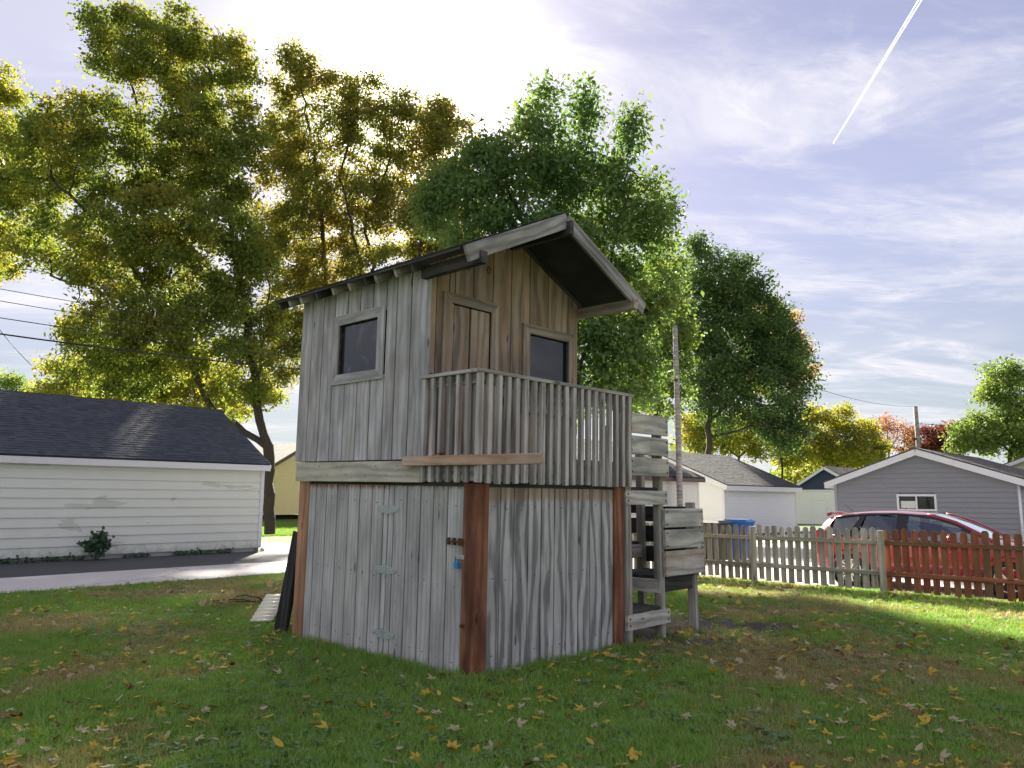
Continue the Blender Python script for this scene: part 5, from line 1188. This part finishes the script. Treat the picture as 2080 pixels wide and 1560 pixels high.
def fleaf(kind, seed):                    # a curled fallen leaf: 0 ovate, 1 three-leaflet, 2 lobed
    r_ = np.random.default_rng(seed); Vs, Fs = [], []
    def blade(ox, oy, ang, L_, wd):
        o_ = len(Vs); cu, fo = r_.uniform(.1, .5), r_.uniform(.1, .5)
        for i in range(6):
            t = i/5; hw = wd*math.sin(math.pi*min(1, t*.92+.06))**.8*(1-.35*t); z = .012+cu*L_*(t-.4)**2+r_.normal(0, .002)
            for s in (-1, 0, 1):
                lx, ly = L_*t, hw*s; Vs.append((ox+lx*math.cos(ang)-ly*math.sin(ang), oy+lx*math.sin(ang)+ly*math.cos(ang), z+abs(s)*hw*fo))
        for i in range(5):
            for s in (0, 1): k = o_+i*3+s; Fs.append((k, k+1, k+4, k+3))
    if kind == 0: blade(0, 0, 0, .085, .022)
    elif kind == 1:
        blade(0, 0, 0, .075, .018); blade(0, 0, 1.1, .06, .016); blade(0, 0, -1.2, .06, .016)
    else:
        for a, l in ((0, .075), (.8, .06), (-.8, .06), (1.7, .04), (-1.7, .04)): blade(0, 0, a, l, .017)
    V_, F_ = tube_np([(0, 0, .012), (-.03, .004, .01), (-.055, .01, .004)], .0012, 4); o_ = len(Vs); Vs += [tuple(p) for p in V_]; Fs += [tuple(i+o_ for i in f) for f in F_]
    return pydata('fallen_leaf', Vs, Fs, True)
def flm(name, c1, c2):
    m, b = newmat(name); oi = b.n('ShaderNodeObjectInfo').outputs['Random']; v, _ = coords(b); n_ = b.noise(v, 60.0, 3, .6)
    c = b.mix(oi, c1, c2); c = b.mix(b.math('MULTIPLY', b.ramp(n_, .5, .75), .5), c, tuple(x*.45 for x in c1[:3]))
    d = b.n('ShaderNodeBsdfPrincipled', {'Base Color': c, 'Roughness': .6}); t = b.n('ShaderNodeBsdfTranslucent', {'Color': c}); mx = b.n('ShaderNodeMixShader', {0: .25, 1: d.outputs[0], 2: t.outputs[0]})
    b.t.links.new(mx.outputs[0], b.n('ShaderNodeOutputMaterial').inputs[0]); return m
kinds = [('yellow', flm('yellow_fallen_leaf', (.62, .42, .04, 1), (.70, .55, .10, 1)), .46), ('pale tan', flm('tan_fallen_leaf', (.46, .36, .20, 1), (.62, .53, .36, 1)), .32), ('brown orange', flm('brown_fallen_leaf', (.30, .13, .045, 1), (.42, .22, .08, 1)), .18), ('dark red', flm('dark_red_fallen_leaf', (.13, .018, .015, 1), (.2, .03, .02, 1)), .04)]
shapes = {}
for nm, mt, pr in kinds:
    shapes[nm] = []
    for k in range(6):
        me = fleaf(k % 3, 100+k); me.materials.append(mt); shapes[nm].append(me)
x, y, v, u = lawn_points(6500, 3.6, 17.0, 1.5)
wgt = fbm(x*.8, y*.8, 61)+.12*sst(x, -1, 2); ok = rng.random(len(x)) < np.clip((wgt-.33)*3.2, .06, 1); x, y, v, u = x[ok], y[ok], v[ok], u[ok]
order = np.argsort(y); x, y, v, u = x[order], y[order], v[order], u[order]
names = [k[0] for k in kinds]; pr = np.array([k[2] for k in kinds]); ch_ = rng.choice(4, len(x), p=pr/pr.sum())
rest = {}
for i in range(len(x)):
    nm = names[ch_[i]]; me = shapes[nm][rng.integers(6)]
    mw = Matrix.Translation((x[i], y[i], float(hgt(v[i], u[i]))+rng.uniform(.022, .045))) @ Matrix.Rotation(rng.uniform(0, 6.28), 4, 'Z') @ Matrix.Rotation(rng.normal(0, .35), 4, 'X') @ Matrix.Rotation(rng.normal(0, .3), 4, 'Y') @ Matrix.Scale(rng.uniform(.45, 1.05), 4)
    if i < 290:
        o = bpy.data.objects.new('fallen_leaf', me); col.objects.link(o); o.matrix_world = mw
        tag(o, nm+' fallen leaf lying curled on the lawn', 'leaf', nm+' leaves scattered on the lawn')
    else: rest.setdefault(nm, []).append((me, mw))
for nm, lst in rest.items():
    Vs, Fs = [], []
    for me, mw in lst:
        o_ = len(Vs); Vs += [mw @ q.co for q in me.vertices]; Fs += [tuple(k+o_ for k in p.vertices) for p in me.polygons]
    o = link('leaf_litter', pydata('leaf_litter', Vs, Fs, True), shapes[nm][0].materials[0]); tag(o, nm+' leaf litter strewn over the farther lawn', 'leaves', kind='stuff')
# twig of dry leaves caught on the balcony board
tag(link('caught_leaf', shapes['brown orange'][2].copy(), None, None, Matrix.Translation(W(-.08, .36, 1.885)) @ Matrix.Rotation(.8, 4, 'Z') @ Matrix.Scale(1.1, 4)), 'brown dry leaf caught on the nailed board of the balcony', 'leaf')

# ------------------------------------------------------------------ contrail high in the sky
a_, c_ = at(1692, 292, 1800), at(1905, -60, 1800*.93)
d_ = (c_-a_); cv_ = []
V_, F_ = [], []
for s, off in ((0, -1), (1, 1)):
    side = d_.cross(Vector((0, 1, 0))).normalized()
    pts = [a_+d_*t+side*off*(.5+4.2*t)*.8 for t in np.linspace(0, 1, 30)]; q_, f_ = tube_np(pts, [.5+.95*min(1, t*1.2) for t in np.linspace(0, 1, 30)], 8); o_ = len(V_); V_ += q_; F_ += [tuple(k+o_ for k in f) for f in f_]
m, b = newmat('contrail_ice')
tr_ = b.n('ShaderNodeBsdfTranslucent', {'Color': (.95, .95, .97, 1)}); df = b.n('ShaderNodeBsdfDiffuse', {'Color': (.95, .95, .97, 1)}); mx = b.n('ShaderNodeMixShader', {0: .6, 1: df.outputs[0], 2: tr_.outputs[0]})
gp = b.n('ShaderNodeNewGeometry').outputs['Position']; fe_ = b.ramp(b.noise(gp, .16, 6, .7), .30, .52, .25, .95)
mx2 = b.n('ShaderNodeMixShader', {0: fe_, 1: b.n('ShaderNodeBsdfTransparent').outputs[0], 2: mx.outputs[0]})
b.t.links.new(mx2.outputs[0], b.n('ShaderNodeOutputMaterial').inputs[0])
tag(link('contrail', pydata('contrail', V_, F_, True), m), 'bright white twin contrail slanting across the blue sky', 'contrail')
